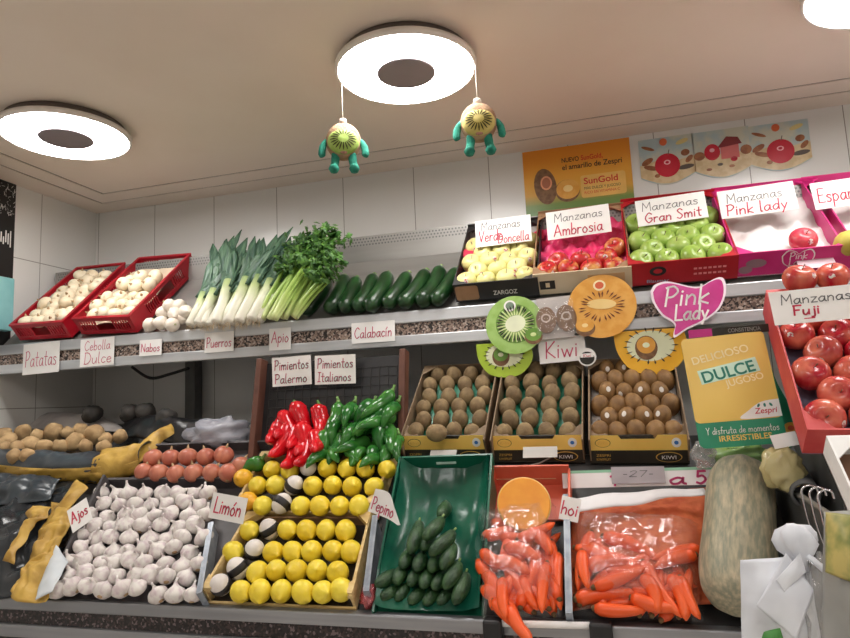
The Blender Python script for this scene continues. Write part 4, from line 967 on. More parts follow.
for i,(a,b,h0,h1) in enumerate(greens):
    d='upper' if a[1]<300 else ('middle' if a[1]<400 else 'lower')
    k=sum(1 for g in greens if ((g[0][1]<300)==(a[1]<300)) and ((g[0][1]<400)==(a[1]<400)) and g[0][0]<a[0])
    pepper(KGp,i,a,b,h0,h1,f'glossy green pepper in the dark crate, {d} tier, {ORD[k]} counting from the red ones','green peppers in the dark crate')
p0=LO.px(262,459,.09); KGp.put(2,frame(p0,p0+Vector((-.06,.0,-.05)),Vector((0,0,1))),'small green pepper lying outside the crate beside the onions','green peppers in the dark crate')
# ------------------------------------------------------------------ kiwis
kiw=M_('kiwi skin',(144,122,86),(120,98,68),rough=.75,scale=30,bump=.5,bscale=160,rnd=.12)
kiwg=M_('gold kiwi skin',(142,106,60),(120,86,48),rough=.6,scale=30,bump=.3,bscale=160,rnd=.1)
def make_kiwi(m,a,b,sticker):
    t=thing('kiwi','x','kiwi'); pr=[(max(.0006,a*math.cos(-PI/2+PI*i/12)),b*math.sin(-PI/2+PI*i/12)) for i in range(13)]
    MB().lathe(pr,16).obj('skin',m,t,True); MB().lathe([(.0045,b-.0018),(.004,b+.0012),(.0005,b+.0015)],8).obj('stem_end',M_('kiwi end',(84,62,44)),t)
    if sticker:
        s=MB(); n=10; s.v=[(0,-a-.0006,.004)]+[(.007*math.cos(2*PI*k/n),-math.sqrt(max(0,a*a-(.007*math.cos(2*PI*k/n))**2))*.985-.0006,.004+.009*math.sin(2*PI*k/n)) for k in range(n)]
        for k in range(n): s.face([0,1+k,1+(k+1)%n])
        s.obj('sticker',M_('kiwi sticker',(220,214,206)),t)
    return t
KK=Kind([make_kiwi(kiw,.0275,.0335,False),make_kiwi(kiw,.0265,.033,False),make_kiwi(kiw,.028,.034,False)])
KGo=Kind([make_kiwi(kiwg,.0285,.0355,False),make_kiwi(kiwg,.0275,.035,True)])
kyel=M_('kiwi box yellow print',(248,200,92),(250,208,104),rough=.5)
kblk=M_('kiwi box dark print',(36,32,24),(46,42,32),rough=.5)
kgrn=M_('green kiwi tray',(28,116,88),(40,132,100),rough=.4)
kside=M_('kiwi box side card',(120,100,78),(140,118,92),rough=.7,scale=8)
gold_ink=M_('gold print',(214,170,80)); blue_ink=M_('blue print',(60,120,190))
def kiwi_box(label,px0,px1,py,n,kind,tray_m,klabel,grp,stag,lift=False):
    u0,_=LO.uv(px0,py); u1,_=LO.uv(px1,py); _,v=LO.uv((px0+px1)/2,py); u=(u0+u1)/2; W=(u1-u0)*.985; L=.40; Hh=.096; kf=1.36
    M=LO.M(u,v+.004,.001,rad(-1.5)); t=thing('kiwi_box',label,'fruit box',M)
    tray(t,W,L,.09,kblk,kside,kblk,ear=.0)
    onfront(t,[(-W/2,.044),(W/2,.044),(W/2,.092),(W*.2,.092),(W*.17,.08),(-W*.17,.08),(-W*.2,.092),(-W/2,.092)],kyel,'yellow_print')
    ring=ellipse(W*.3,.022,W*.13,.016); onfront(t,ring,gold_ink,'label'); onfront(t,ellipse(W*.3,.022,W*.12,.0142),kblk,'label',.0012)
    tofront(printed(t,'KIWI',W*.3,.016,.02,wh,align='CENTER',width=W*.14,height=.012),.0022)
    onfront(t,ellipse(W*.38,.068,.013,.015),wh,'label',.0012); onfront(t,ellipse(W*.38,.068,.006,.006),blue_ink,'label',.0018)
    onfront(t,ellipse(-W*.36,.068,.022,.014),kblk,'label',.0012); onfront(t,ellipse(-W*.36,.068,.0205,.0126),kyel,'label',.0018)
    tofront(printed(t,'KIWI',-W*.36,.0638,.02,gold_ink,align='CENTER',width=.026,height=.009),.0026)
    tofront(printed(t,'ZESPRI',-W*.36,.024,.02,gold_ink,align='CENTER',width=.04,height=.008),.0014); tofront(printed(t,'KIWIFRUIT',-W*.36,.011,.02,gold_ink,align='CENTER',width=.04,height=.008),.0014)
    mb=MB(); p=(W-.02)/n
    def f(i,j):
        x=(i-.5)*(W-.012); y=.05+j*(L-.058); return (x,y,.03+.010*abs(math.sin(PI*i*n))+.003*math.sin(40*y))
    mb.grid(n*6,20,f).obj('moulded_tray',tray_m,t,True)
    rows=[]
    for r in range(6):
        c=n if not (stag and r%2) else n-1; y=.066+r*.0615
        rows.append((y,[(-(c-1)/2+i)*p+(0 if stag else (.006 if r%2 else -.006)) for i in range(c)]))
    k=0
    for ri,(y,xs) in enumerate(rows):
        
        for ci,x in enumerate(xs):
            z=.062+R.uniform(-.004,.006)
            Mk=M@Matrix.Translation((x+R.uniform(-.003,.003),y+R.uniform(-.004,.004),z))@Matrix.Rotation(rad(-42)+R.uniform(-.3,.3),4,'X')@Matrix.Rotation(R.uniform(-.28,.28),4,'Y')@Matrix.Rotation(R.uniform(-.6,.6),4,'Z')
            kind.put(k*2+ri,Mk,f'{klabel}, {rc(ri,ci)}',grp); k+=1
    for o in t.children:
        if o.name.split('.')[0] in ('front_panel','label','lettering','yellow_print') or (o.name.startswith('corner') and min(v.co.y for v in o.data.vertices)<.1):
            for v in o.data.vertices: v.co.z*=.84; v.co.y+=v.co.z*.5
    return t,M,W
tA,MA_,WA=kiwi_box('kiwi box beside the pepper crate, black and yellow front',404,489,463,4,KK,kgrn,'brown kiwi in the box beside the peppers','kiwis beside the peppers',False)
tB,MB_,WB=kiwi_box('kiwi box in the middle of the three, black and yellow front',493,586,464,4,KK,kgrn,'brown kiwi in the middle kiwi box','kiwis in the middle box',False)
tC,MC_,WC=kiwi_box('wide kiwi box under the yellow kiwi card, black and yellow front',590,691,465,5,KGo,white_in,'smooth brown kiwi in the widest box','kiwis in the widest box',True,True)
KK.put(2,MA_@Matrix.Translation((-.01,.012,.112))@eul(.1,PI/2,.1),'brown kiwi lying sideways on the front edge of its box','kiwis beside the peppers')
for i,(px,py,w,h) in enumerate([(443,455,27,12),(540,452,34,13)]):
    o,_,_=card('price_slip',['blank grey price slip on the front of the kiwi box beside the peppers','blank grey price slip on the front of the middle kiwi box'][i],'paper slip',px,py,1.93-.005*i,w,h,M_('grey paper slip',(176,172,166),(186,182,176)),40)
tag(MB().tube([atY(520,468,1.93),atY(540,463,1.93),atY(557,454,1.93)],.006,6,flat=.4).obj('plastic_strip',M_('clear grey strip',(160,160,156),(176,176,170),rough=.3)),'pale plastic strip sticking out below the middle kiwi box','plastic strip')
# ------------------------------------------------------------------ carrots, pumpkin slice, orange sack
car=axis_mat('carrot skin',[(0,(196,72,28)),(.1,(230,84,30)),(1,(236,98,42))],1,0,.16,rough=.38,noise_amt=.08,nscale=60)
ctop=M_('carrot top end',(112,84,48),(90,70,42),rough=.8)
def make_carrot(L,r,bend):
    t=thing('carrot','x','carrot'); n=10
    P=[(bend*math.sin(PI*i/n),L*i/n,0) for i in range(n+1)]; Rr=[r*(.55,.95,1,.98,.94,.88,.82,.75,.66,.5,.12)[i] for i in range(n+1)]
    MB().tube(P,Rr,12).obj('root',car,t,True); MB().tube([(0,.003,0),(0,-.003,0),(.001,-.008,0)],[r*.5,r*.42,r*.3],8).obj('crown',ctop,t,True); return t
KCa=Kind([make_carrot(.165,.0145,.006),make_carrot(.15,.016,-.008),make_carrot(.13,.0135,.004)])
def rcrop(x,y): return 460+x/3.27,460+y/3.27
bag1=[(60,330,160,450),(75,420,195,525),(110,460,235,575),(75,250,150,225),(150,285,245,320),(190,260,310,205),(300,270,308,510),(255,300,200,450),(205,390,255,490),(160,480,220,570),(115,330,210,365),(285,340,268,500),(322,310,330,490),(90,370,105,490),(130,250,220,250),(70,300,130,330),(230,230,290,300),(140,390,150,520),(100,210,190,195)]
bag2=[(430,240,385,425),(380,455,600,440),(440,485,610,490),(600,335,725,515),(690,380,740,525),(720,385,785,520),(440,305,570,330),(470,250,650,325),(785,290,630,325),(770,310,640,350),(420,350,520,335),(440,415,610,350),(510,390,600,410),(395,385,440,350),(520,250,610,290),(560,450,690,480),(600,380,650,500),(400,300,420,420),(480,360,470,480)]
for nm,lst in (('narrow clear bag beside the cucumbers',bag1),('wide clear bag beside the striped squash',bag2)):
    for i,(a,b,c_,d) in enumerate(lst):
        h=.05+.006*(i%6); p0=LO.px(*rcrop(a,b),h); p1=LO.px(*rcrop(c_,d),h)
        q=(p1-p0).length; ki=i%3; k_=max(.62,min(1.15,q/(.165,.15,.13)[ki])); KCa.put(ki,frame(p0,p1,LO.n)@Matrix.Diagonal((1.15,k_,1.15,1)),f'orange carrot in the {nm.replace("wide clear bag beside the striped squash","wide bag by the squash").replace("narrow clear bag beside the cucumbers","narrow bag by the cucumbers")}','carrots in clear bags')
for nm,u0,u1,v1,lab in (('n',-.315,-.14,.26,'orange carrot in the narrow bag by the cucumbers'),('w',-.10,.17,.24,'orange carrot in the wide bag by the squash')):
    for i in range(24 if nm=='n' else 26):
        a=R.uniform(-.9,.9)+(PI/2 if nm=='w' and i%2 else 0); u=R.uniform(u0+.02,u1-.02); v=R.uniform(.03,v1-.05)
        d=Vector((math.sin(a),0,0))+LO.v*math.cos(a); ln=.13
        c=LO.p(min(max(u,u0+.5*ln*abs(math.sin(a))),u1-.5*ln*abs(math.sin(a))),min(max(v,.5*ln*abs(math.cos(a))),v1-.3*ln*abs(math.cos(a))),.034+.008*(i%4))
        KCa.put(2,frame(c-d*ln/2,c+d*ln/2,LO.n)@Matrix.Diagonal((1.1,1,1.1,1)),lab,'carrots in clear bags')
def bagfilm(label,q,hs,seed,bulge):
    C=[LO.px(x,y,.012) for x,y in q]
    mb=MB()
    def top(i,j):
        p=(C[0]*(1-i)+C[1]*i)*(1-j)+(C[3]*(1-i)+C[2]*i)*j
        e=min(1,4*min(i,1-i,j,1-j)); e=e*(2-e)
        return p+LO.n*(hs*e+.010*e*(noise.noise(p*14+Vector((seed,0,0)))+.8*noise.noise(p*40+Vector((seed,1,0)))))
    mb.grid(44,44,top)
    o=mb.obj('carrot_bag',clear,None,True); return tag(o,label,'bag')
bagfilm('narrow clear plastic bag full of carrots beside the cucumber crate',[(482,624),(566,618),(556,506),(476,520)],.105,2,.0)
bagfilm('wide clear plastic bag full of carrots beside the long grey squash',[(574,616),(704,622),(703,528),(572,520)],.10,6,.0)
flesh=M_('pumpkin flesh',(236,160,44),(228,146,36),rough=.45,scale=12,bump=.2,bscale=60)
rindm=M_('pumpkin rind',(226,196,120),(212,176,96),rough=.5)
p=LO.px(524,504,.10); pk=thing('pumpkin_slice','round orange cut slice of pumpkin standing behind the narrow carrot bag','pumpkin',Matrix.Translation(p)@Matrix.Rotation(rad(64),4,'X')@Matrix.Rotation(rad(8),4,'Y'))
MB().lathe([(.0005,-.03),(.068,-.03),(.0705,-.012),(.0705,.008)],36).obj('rind',rindm,pk,True); MB().lathe([(.0705,.0),(.0695,.0075),(.066,.009),(.0005,.009)],36).obj('flesh',flesh,pk)
W=.215; oc=thing('orange_crate','orange plastic crate behind the narrow carrot bag','crate',LO.M(-.222,.30,.0))
orp=M_('orange crate plastic',(212,96,72),(224,112,86),rough=.45)
MB().box(-W/2,W/2,0,.13,.002,.008).obj('base_panel',orp,oc); MB().box(-W/2,W/2,.125,.13,.002,.085).obj('back_panel',orp,oc)
for s in (-1,1): MB().box(s*W/2-.003,s*W/2+.003,0,.13,.002,.07).obj('side_panel',orp,oc)
o,W_,H_=card('price_sign','tan price strip above the orange crate and pumpkin slice','sign',521,474,1.915,68,11,M_('tan price strip',(196,158,120),(206,170,132)),30); hand(o,'-t-',-.02,-.004,.02,.006,grey_ink,.0018)
msk=M_('orange net sack',(206,106,62),(186,86,48),rough=.7,scale=30,bump=1.0,bscale=55)
tag(patch('net_sack',[(572,612),(720,606),(722,484),(570,512)],.02,msk,bulge=.035,amp=.006,fr=26,nu=40,nv=36,seed=5,th=.004),'wrinkled orange net sack lying under the wide carrot bag','sack')
tag(patch('paper_edge',[(573,512),(706,493),(702,486),(574,498)],.075,M_('white sack paper',(226,224,226),(236,234,236),rough=.5),bulge=.004,amp=.004,seed=3,nv=5),'strip of white paper along the top of the orange net sack','paper')
o,W_,H_=card('box_flap','white box flap with green edge and pink lettering below the widest kiwi box','box',657,477,1.89,186,18,M_('white box card',(220,214,214),(228,222,222)),25,0,1)
flat(o,'green_edge',[(-W_/2,H_*.34),(W_/2,H_*.34),(W_/2,H_*.5),(-W_/2,H_*.5)],M_('pale green print',(130,178,148)))
pkink=M_('pink print dark',(196,58,112)); [hand(o,c,W_*a,-H_*.42,W_*b,H_*.26,pkink,.0062) for c,a,b in (('1',-.25,-.2),('a',.055,.15),('5',.19,.25))]
o,W_,H_=card('price_sign','grey paper note hanging in front of the white box flap','sign',638,475,1.885,51,17,M_('grey note',(160,152,156),(172,164,168)),20); hand(o,'-27-',-W_*.3,-H_*.1,W_*.3,H_*.25,grey_ink,.002)
o,W_,H_=card('price_sign','white card with red letters hoi clipped on divider between the carrot bags','sign',570,509,1.755,19,23,white_card,15,0,-12); hand(o,'hoi',-W_*.45,-H_*.25,W_*.45,H_*.3,red_ink,.0036)
# ------------------------------------------------------------------ long squash
sq=M_('grey green squash skin',(134,136,116),(192,176,146),rough=.55,scale=62,stretch=(1.7,.38,1.7),lo=.4,hi=.74,bump=.5,bscale=40,detail=5)
sqb=thing('squash','long grey green mottled squash leaning upright beside the orange sack','squash',frame(LO.px(737,600,.085),LO.px(741,468,.085),LO.n))
n=18; prof=[(.02,-.02),(.055,-.012),(.082,.01),(.094,.05),(.0975,.10),(.0965,.15),(.095,.20),(.0945,.25),(.0945,.30),(.093,.335),(.085,.37),(.066,.395),(.036,.408),(.004,.411)]
prof=[(a*.82,b) for a,b in catmull(prof,3)]; mb=MB()
def sqf(r,z,t):
    k=1+.018*math.cos(8*t)+.02*noise.noise(Vector((math.cos(t)*1.5,math.sin(t)*1.5,z*8))); return (r*k*math.cos(t),z,r*k*math.sin(t)*.92)
o=mb.lathe(prof,40,sqf).obj('flesh',sq,sqb,True); o.data.flip_normals()
MB().tube([(0,.392,0),(.003,.405,0),(.006,.412,.002)],[.012,.009,.01],8).obj('stem',M_('squash stem',(120,110,80)),sqb,True)
# ================================================================== FUJI BOX AND THE RIGHT-HAND CORNER
FJ=Slope(1.60,-.165,48)
redcard=M_('red white printed card',(196,60,62),(210,84,80),rough=.5,scale=9,lo=.45,hi=.6)
uF,_=FJ.uv(801,453); WF,LF,HF=.40,.47,.085
MF=FJ.M(uF+WF/2,.005,.002,rad(-3)); fb=thing('fruit_box','red printed box of large red apples under the Fuji sign','fruit box',MF)
tray(fb,WF,LF,HF,redcard,redcard,M_('purple grey moulded tray',(120,116,140),(134,130,152)),redcard,ear=.0)
sd=[o for o in fb.children if o.name.startswith('side_panel')][0]
def cupsF(i,j):
    x=(i-.5)*(WF-.012); y=.006+j*(LF-.012); return (x,y,.024-.014*(.5+.5*math.cos(2*PI*x/.078)*math.cos(2*PI*y/.07)))
MB().grid(30,36,cupsF).obj('moulded_tray',MATS['purple grey moulded tray'],fb,True)
KF=Kind([make_apple('apple',.0425,m_fuj,.88,True,8),make_apple('apple',.041,m_fuj,.9,True,9),make_apple('apple',.043,m_fuj,.86,False,10)])
fruit_rows(KF,MF,[(.05+.066*r,[(-.154 if r%2==0 else -.114)+.0865*c for c in range(4)]) for r in range(6)],.042,lambda r,c,n:f'red apple in the Fuji box, {rc(r,c)}','red apples in the Fuji box',zc=.06,tiltv=.8,jit=.002)
for i,(x,y,d) in enumerate([(799.6,279,'showing above the left of the Fuji card'),(832.5,277,'showing above the middle of the Fuji card')]):
    KF.put(i,Matrix.Translation(FJ.px(x,y,.10))@eul(.6,.3*i,.3-i),'topmost red apple, '+d,'red apples in the Fuji box')
o,W,Hh=card('price_sign','large white card reading Manzanas Fuji leaning on red apples','sign',822,304,1.70,92,36,white_card,14,0,1.5)
hand(o,'Manzanas',-W*.40,Hh*.08,W*.30,Hh*.38,grey_ink,.0026); hand(o,'Fuji',-W*.30,-Hh*.26,-W*.03,Hh*.02,red_ink,.0042); hand(o,'-',-W*.24,-Hh*.5,-W*.06,-Hh*.2,red_ink,.0025)
stm=M_('grey stand sheet',(84,84,82),(100,100,98),rough=.45,metal=.4)
mb=MB(); z0=H-.52; a=FJ.p(0,0,-.004); b=FJ.p(0,.50,-.004)
mb.prism([(a.y,a.z),(b.y,b.z),(b.y,H-.165),(a.y,H-.48)],.475,.86); mb.v=[(z,x,y) for x,y,z in mb.v]
tag(mb.obj('box_stand',stm),'grey sheet metal stand under the box of Fuji apples','stand')
# side plate, hooks, bags ------------------------------------------------------
Xp=.41; pl=thing('side_plate','dull grey metal side plate at the right end of the counter','metal plate')
A=atX(774,487,Xp); B=atX(803,497,Xp); C_=atX(838,520,Xp); D=atX(850,534,Xp)
mb=MB(); mb.prism([(A.y,A.z),(B.y,B.z),(C_.y,C_.z),(D.y,D.z),(D.y,D.z-.42),(A.y,A.z-.42)],Xp-.002,Xp+.002); mb.v=[(z,x,y) for x,y,z in mb.v]; mb.obj('sheet',stm,pl)
MB().tube([A,B,C_,D],.006,8).obj('folded_edge',M_('worn grey edge',(132,128,120),(150,146,138),rough=.5,metal=.3),pl,True)
hookm=M_('bright hook wire',(200,200,204),rough=.2,metal=.9)
def make_hook():
    P=[(0,.016,.0),(0,.014,.014),(0,0,.02),(0,-.014,.012),(0,-.016,-.01),(0,-.017,-.06),(0,-.012,-.11),(0,-.004,-.135),(0,.012,-.138),(0,.018,-.125)]
    o=MB().tube(catmull(P,5),.0022,8).obj('hook',hookm,None,True); return tag(o,'x','hook')
KH=Kind([make_hook()])
for i,(x,y,ry,d) in enumerate([(810,492,-.1,'first and longest hanging'),(818,494,.1,'second, in the middle'),(826,497,.25,'third, nearest the printed bag')]):
    p=atX(x,y,Xp); KH.put(0,Matrix.Translation(p+Vector((0,0,-.006)))@eul(0,0,-PI/2+ry)@Matrix.Rotation(.15,4,'X'),f'bright wire hook on the edge of the grey side plate, {d}','wire hooks on the side plate')
tb=MB(); p=atY(806,495,1.66); tb.tube([p,p+Vector((.02,.16,.03))],[.028,.028],20,caps=False); o=tb.obj('rolled_sheet',M_('dark rolled foam',(70,70,72),(92,92,92),rough=.6),None,True,solid=.005); tag(o,'dark grey rolled sheet lying end on behind the grey side plate','roll')
whitebag=M_('white carrier film',(222,226,234),(232,236,242),rough=.35,bump=.4,bscale=14)
Yk=1.27
wb=thing('knotted_bag','white plastic carrier bag with knotted top hanging at the counter end','bag',Matrix.Translation((0,0,0)))
def q4(name,q,Ys4,m,amp=.006,bulge=.01,seed=0,par=wb,nu=18,nv=22):
    C=[atY(x,y,Y) for (x,y),Y in zip(q,Ys4)]
    def f(i,j):
        p=(C[0]*(1-i)+C[1]*i)*(1-j)+(C[3]*(1-i)+C[2]*i)*j
        k=noise.noise(p*16+Vector((seed,0,0)))+.5*noise.noise(p*42+Vector((0,seed,0)))
        return p+Vector((0,-1,.15))*(amp*k+bulge*math.sin(PI*i)*math.sin(PI*j))
    return MB().grid(nu,nv,f).obj(name,m,par,True,solid=.0012)
q4('bag_body',[(742,650),(822,650),(808,556),(740,560)],[Yk]*4,whitebag,.008,.03,1)
q4('bag_fold',[(756,606),(796,640),(814,590),(786,553)],[Yk-.035]*4,whitebag,.003,.01,2)
q4('bag_fold',[(776,580),(784,592),(806,572),(800,553)],[Yk-.045]*4,whitebag,.003,.006,3)
kp=atY(797,541,Yk-.02)
def ruff(r,z,t):
    d=Vector((r*math.cos(t),r*math.sin(t),z)); k=1+.35*noise.noise(d*70)+.25*math.sin(5*t+z*60); return tuple(kp+Vector((d.x*k*1.15,d.y*k*.9,d.z*1.35*(1+.3*noise.noise(d*50)))))
MB().lathe([(.010,-.034),(.009,-.022),(.020,-.012),(.026,.0),(.024,.012),(.014,.02),(.002,.021)],30,ruff).obj('knot',whitebag,wb,True)
MB().tube([kp+Vector((.01,-.01,-.02)),kp+Vector((.035,-.012,-.045)),kp+Vector((.05,-.01,-.09))],[.012,.016,.006],10,flat=.4).obj('loose_end',whitebag,wb,True)
clear2=film('grey clear film',(214,214,212),.3,.15,.2)
blobfilm('plastic_bag','limp clear plastic bag hanging between the white knotted bag and printed bag','bag',atY(826,610,1.25),.035,.03,.085,clear2,23,.4)
blobfilm('plastic_bag','crumpled clear film beside the top of the long squash','bag',LO.px(703,455,.09),.03,.03,.035,clear2,29,.4)
greenbag=film('light green film',(150,200,96),.6,.2,.15)
blobfilm('plastic_bag','light green crumpled plastic bag behind the top of the long squash','bag',LO.px(742,458,.06),.075,.04,.035,greenbag,31,.35)
yb=film('yellowish film',(214,200,140),.72,.2,.2)
blobfilm('plastic_bag','yellowish crumpled bag below the white slip and Fuji box','bag',atY(782,468,1.70),.045,.03,.05,yb,37,.34,seg=40)
o,_,_=card('paper_slip','blank white slip between the yellow sweet poster and the Fuji box','paper slip',785,440,1.70,24,14,white_card,20,0,10)
pb=M_('printed produce bag',(196,180,110),(112,128,66),rough=.35,scale=22,lo=.4,hi=.62)
o=q4('printed_bag',[(822,650),(868,650),(862,510),(824,512)],[1.16,1.12,1.14,1.18],M_('grey lower film',(150,150,146),(168,168,164),rough=.4),.008,.03,7,None); o.name='produce_bag'; tag(o,'printed bag with yellow and green vegetables at the bottom right corner','bag')
q4('printed_panel',[(825,572),(862,586),(860,516),(826,512)],[1.145,1.10,1.115,1.16],pb,.004,.02,8,o)
lf=q4('leaf',[(760,645),(785,645),(780,628),(764,632)],[Yk-.05]*4,M_('fresh green leaf',(54,120,52),(76,146,66),rough=.5),.006,.01,9,None,8,6); lf.name='lettuce'; tag(lf,'bit of green leaf at the foot of the white knotted bag','vegetable')
WBX=Slope(1.24,-.245,42); uW,_=WBX.uv(849,515); wx=thing('white_box','white box with brown inside cut by the right edge below the Fuji apples','box',WBX.M(uW+.17,.0,.0))
wbm=M_('white box outside',(232,232,230),(240,240,238),rough=.5); tray(wx,.34,.17,.05,wbm,wbm,M_('brown box inside',(110,78,58),(124,90,68)),wbm)
# ================================================================== PRINTED CARDS ON THE RAIL
def seeds(par,cx,cy,r0,r1,n,w,m,sy=1.0,z=.0016,jit=.12):
    mb=MB()
    for k in range(n):
        a=2*PI*k/n+R.uniform(-.06,.06); q=R.uniform(-jit,jit)*(r1-r0); b0,b1=r0+q,r1+q*.6
        d=(math.cos(a),math.sin(a)*sy); t=(-math.sin(a),math.cos(a)*sy)
        mb.prism([(cx+d[0]*b0,cy+d[1]*b0),(cx+d[0]*(b0*.35+b1*.65)+t[0]*w,cy+d[1]*(b0*.35+b1*.65)+t[1]*w),(cx+d[0]*b1,cy+d[1]*b1),(cx+d[0]*(b0*.35+b1*.65)-t[0]*w,cy+d[1]*(b0*.35+b1*.65)-t[1]*w)],z-.0003,z)
    return mb.obj('seed_print',m,par)
def rays(par,cx,cy,r0,r1,n,m,sy=1.0,z=.0012):
    mb=MB()
    for k in range(n):
        a=2*PI*(k+.5)/n; w=.5*PI/n; P=[]
        for rr,ww in ((r0,w*1.5),(r1,w*.5)):
            for s in (-1,1): P.append((cx+rr*math.cos(a+s*ww),cy+rr*math.sin(a+s*ww)*sy))
        mb.prism([P[0],P[1],P[3],P[2]],z-.0003,z)
    return mb.obj('ray_print',m,par)
kg1=M_('kiwi green print',(146,184,92),(160,196,110),rough=.4,scale=30); kg2=M_('kiwi pale print',(206,222,150),(216,230,166),rough=.4,scale=30); kdk=M_('seed print dark',(34,32,24),(44,40,30),rough=.4)
ky1=M_('kiwi gold print',(222,156,58),(230,170,76),rough=.4,scale=30); ky2=M_('kiwi gold pale print',(240,206,132),(246,216,150),rough=.4); kbr=M_('kiwi skin print',(112,78,50),(132,96,62),rough=.5,scale=60); kgd=M_('kiwi green deep print',(104,150,56),(120,164,70),rough=.4)
M,s=cardM(558,316,SY-.03,4,0,2); kd=thing('kiwi_display_card','double cardboard display of green and gold kiwi slices joined by a clear pack','display card',M)
# s = metres per photo pixel at that distance
gd=flat(kd,'green_slice',ellipse(-44*s,-4*s,29.5*s,30*s,44,.3),kg1,.0,.0015)
flat(gd,'slice_ring',ellipse(-43*s,-3*s,20*s,20*s,30),kgd,.0006); rays(gd,-43*s,-3*s,9*s,19*s,26,kg2); seeds(gd,-43*s,-3*s,11.5*s,20*s,32,.0026,kdk,z=.0022)
flat(gd,'slice_core',ellipse(-43*s,-3*s,10.5*s,8.5*s,20,.2),M_('kiwi core print',(226,232,200),rough=.4),.0016); flat(gd,'logo_disc',ellipse(-47*s,16*s,6.2*s,5.8*s,20),wh,.0016); flat(gd,'logo_ring',ellipse(-47*s,16*s,4.4*s,4*s,18),M_('logo grey green',(120,140,120)),.002)
sm=flat(gd,'small_half_skin',ellipse(-26*s,-18*s,9*s,8*s,20),kbr,.002); flat(sm,'small_half',ellipse(-26*s,-16*s,8.2*s,6.6*s,20),kgd,.0024); flat(sm,'small_core',ellipse(-26*s,-16*s,3*s,2*s,14),kg2,.0028)
yd=flat(kd,'gold_slice',ellipse(43*s,5*s,33*s,31.5*s,44,.3),ky1,.001,.0015)
flat(yd,'slice_core',ellipse(43*s,7*s,14*s,5*s,24,-.1),ky2,.0022); seeds(yd,43*s,5*s,13*s,22*s,26,.003,M_('seed print brown',(110,52,22)),.72,.0026,.3)
flat(yd,'logo_disc',ellipse(43*s,26*s,6*s,5.4*s,20),M_('pale gold logo',(240,224,180)),.0022); flat(yd,'logo_ring',ellipse(43*s,26*s,4.2*s,3.6*s,18),M_('logo orange red',(206,96,60)),.0026)
sm=flat(yd,'small_half_skin',ellipse(25*s,-15*s,9.5*s,8.6*s,20),kbr,.0026); flat(sm,'small_half',ellipse(25*s,-12.5*s,8.8*s,6.6*s,20),ky1,.003); flat(sm,'small_core',ellipse(25*s,-12.5*s,3*s,2*s,14),ky2,.0034)
packm=film('clear pack',(190,190,190),.06,.1,.15)
MB().box(-20*s,14*s,-22*s,20*s,-.006,-.004).obj('pack_back',M_('pack back card',(176,168,166),(196,190,186)),kd)
tag(kd.children[-1],'pale pack behind the two brown kiwis')
for i,x in enumerate((-12,8)):
    kb=flat(kd,'kiwi_print',ellipse(x*s,-3*s,10*s,13.5*s,26),kbr,.003,.004); flat(kb,'logo_disc',ellipse(x*s,-1*s,5*s,4.6*s,18),M_('pale tan logo',(206,190,176)),.0036); flat(kb,'logo_ring',ellipse(x*s,-1*s,3.4*s,3*s,16),kbr,.004)
MB().grid(10,6,lambda i,j:((-22+38*i)*s,(-18+34*j)*s,.006+.004*math.sin(PI*i))).obj('clear_film',packm,kd,True)
def half(name,label,px,py,Y,w,h,m1,m2,core):
    def ol(W,Hh): return catmull([(-W*.5,Hh*.5),(-W*.47,Hh*.05),(-W*.3,-Hh*.36),(0,-Hh*.5),(W*.3,-Hh*.4),(W*.5,Hh*.0),(W*.46,Hh*.5)],5)
    o,W,Hh=card(name,label,'display card',px,py,Y,w,h,m1,0,0,0,None,.0015,ol)
    flat(o,'pale_centre',ellipse(0,Hh*.14,W*.33,Hh*.34,28),m2,.0006); seeds(o,0,Hh*.14,W*.27,W*.38,18,.003,kdk,.72,.0016)
    k=flat(o,'whole_kiwi_print',ellipse(-W*.06,Hh*.1,W*.155,Hh*.27,24),kbr,.002); flat(k,'cut_face',ellipse(-W*.06,Hh*.16,W*.13,Hh*.19,22),core,.0024); flat(k,'cut_core',ellipse(-W*.06,Hh*.16,W*.05,Hh*.06,16),m2,.0028)
    return o
half('kiwi_display_card','green half kiwi slice card hanging behind the green disc under the rail',504.5,360,SY-.012,56,35,M_('kiwi lime print',(168,196,50),(178,206,66),rough=.4),M_('pale cream print',(228,232,196)),kgd)
half('kiwi_display_card','yellow half kiwi slice card hanging over the widest kiwi box',651,352,SY-.012,69,45,M_('kiwi orange print',(240,176,36),(246,188,52),rough=.4),MATS['pale cream print'],ky1)
o,W,Hh=card('round_sticker','small round black and white sticker beside the Kiwi sign','sticker',587,357,SY-.028,18,18,wh,0,outline=lambda w,h:ellipse(0,0,w/2,h/2,28))
flat(o,'sticker_print',ellipse(0,-Hh*.06,W*.4,Hh*.36,24),kdk,.0006); flat(o,'sticker_band',rrect(-W*.36,-Hh*.02,W*.36,Hh*.2,.002),wh,.001); hand(o,'Kiwi',-W*.2,Hh*.0,W*.22,Hh*.16,red_ink,.0014,.0014)
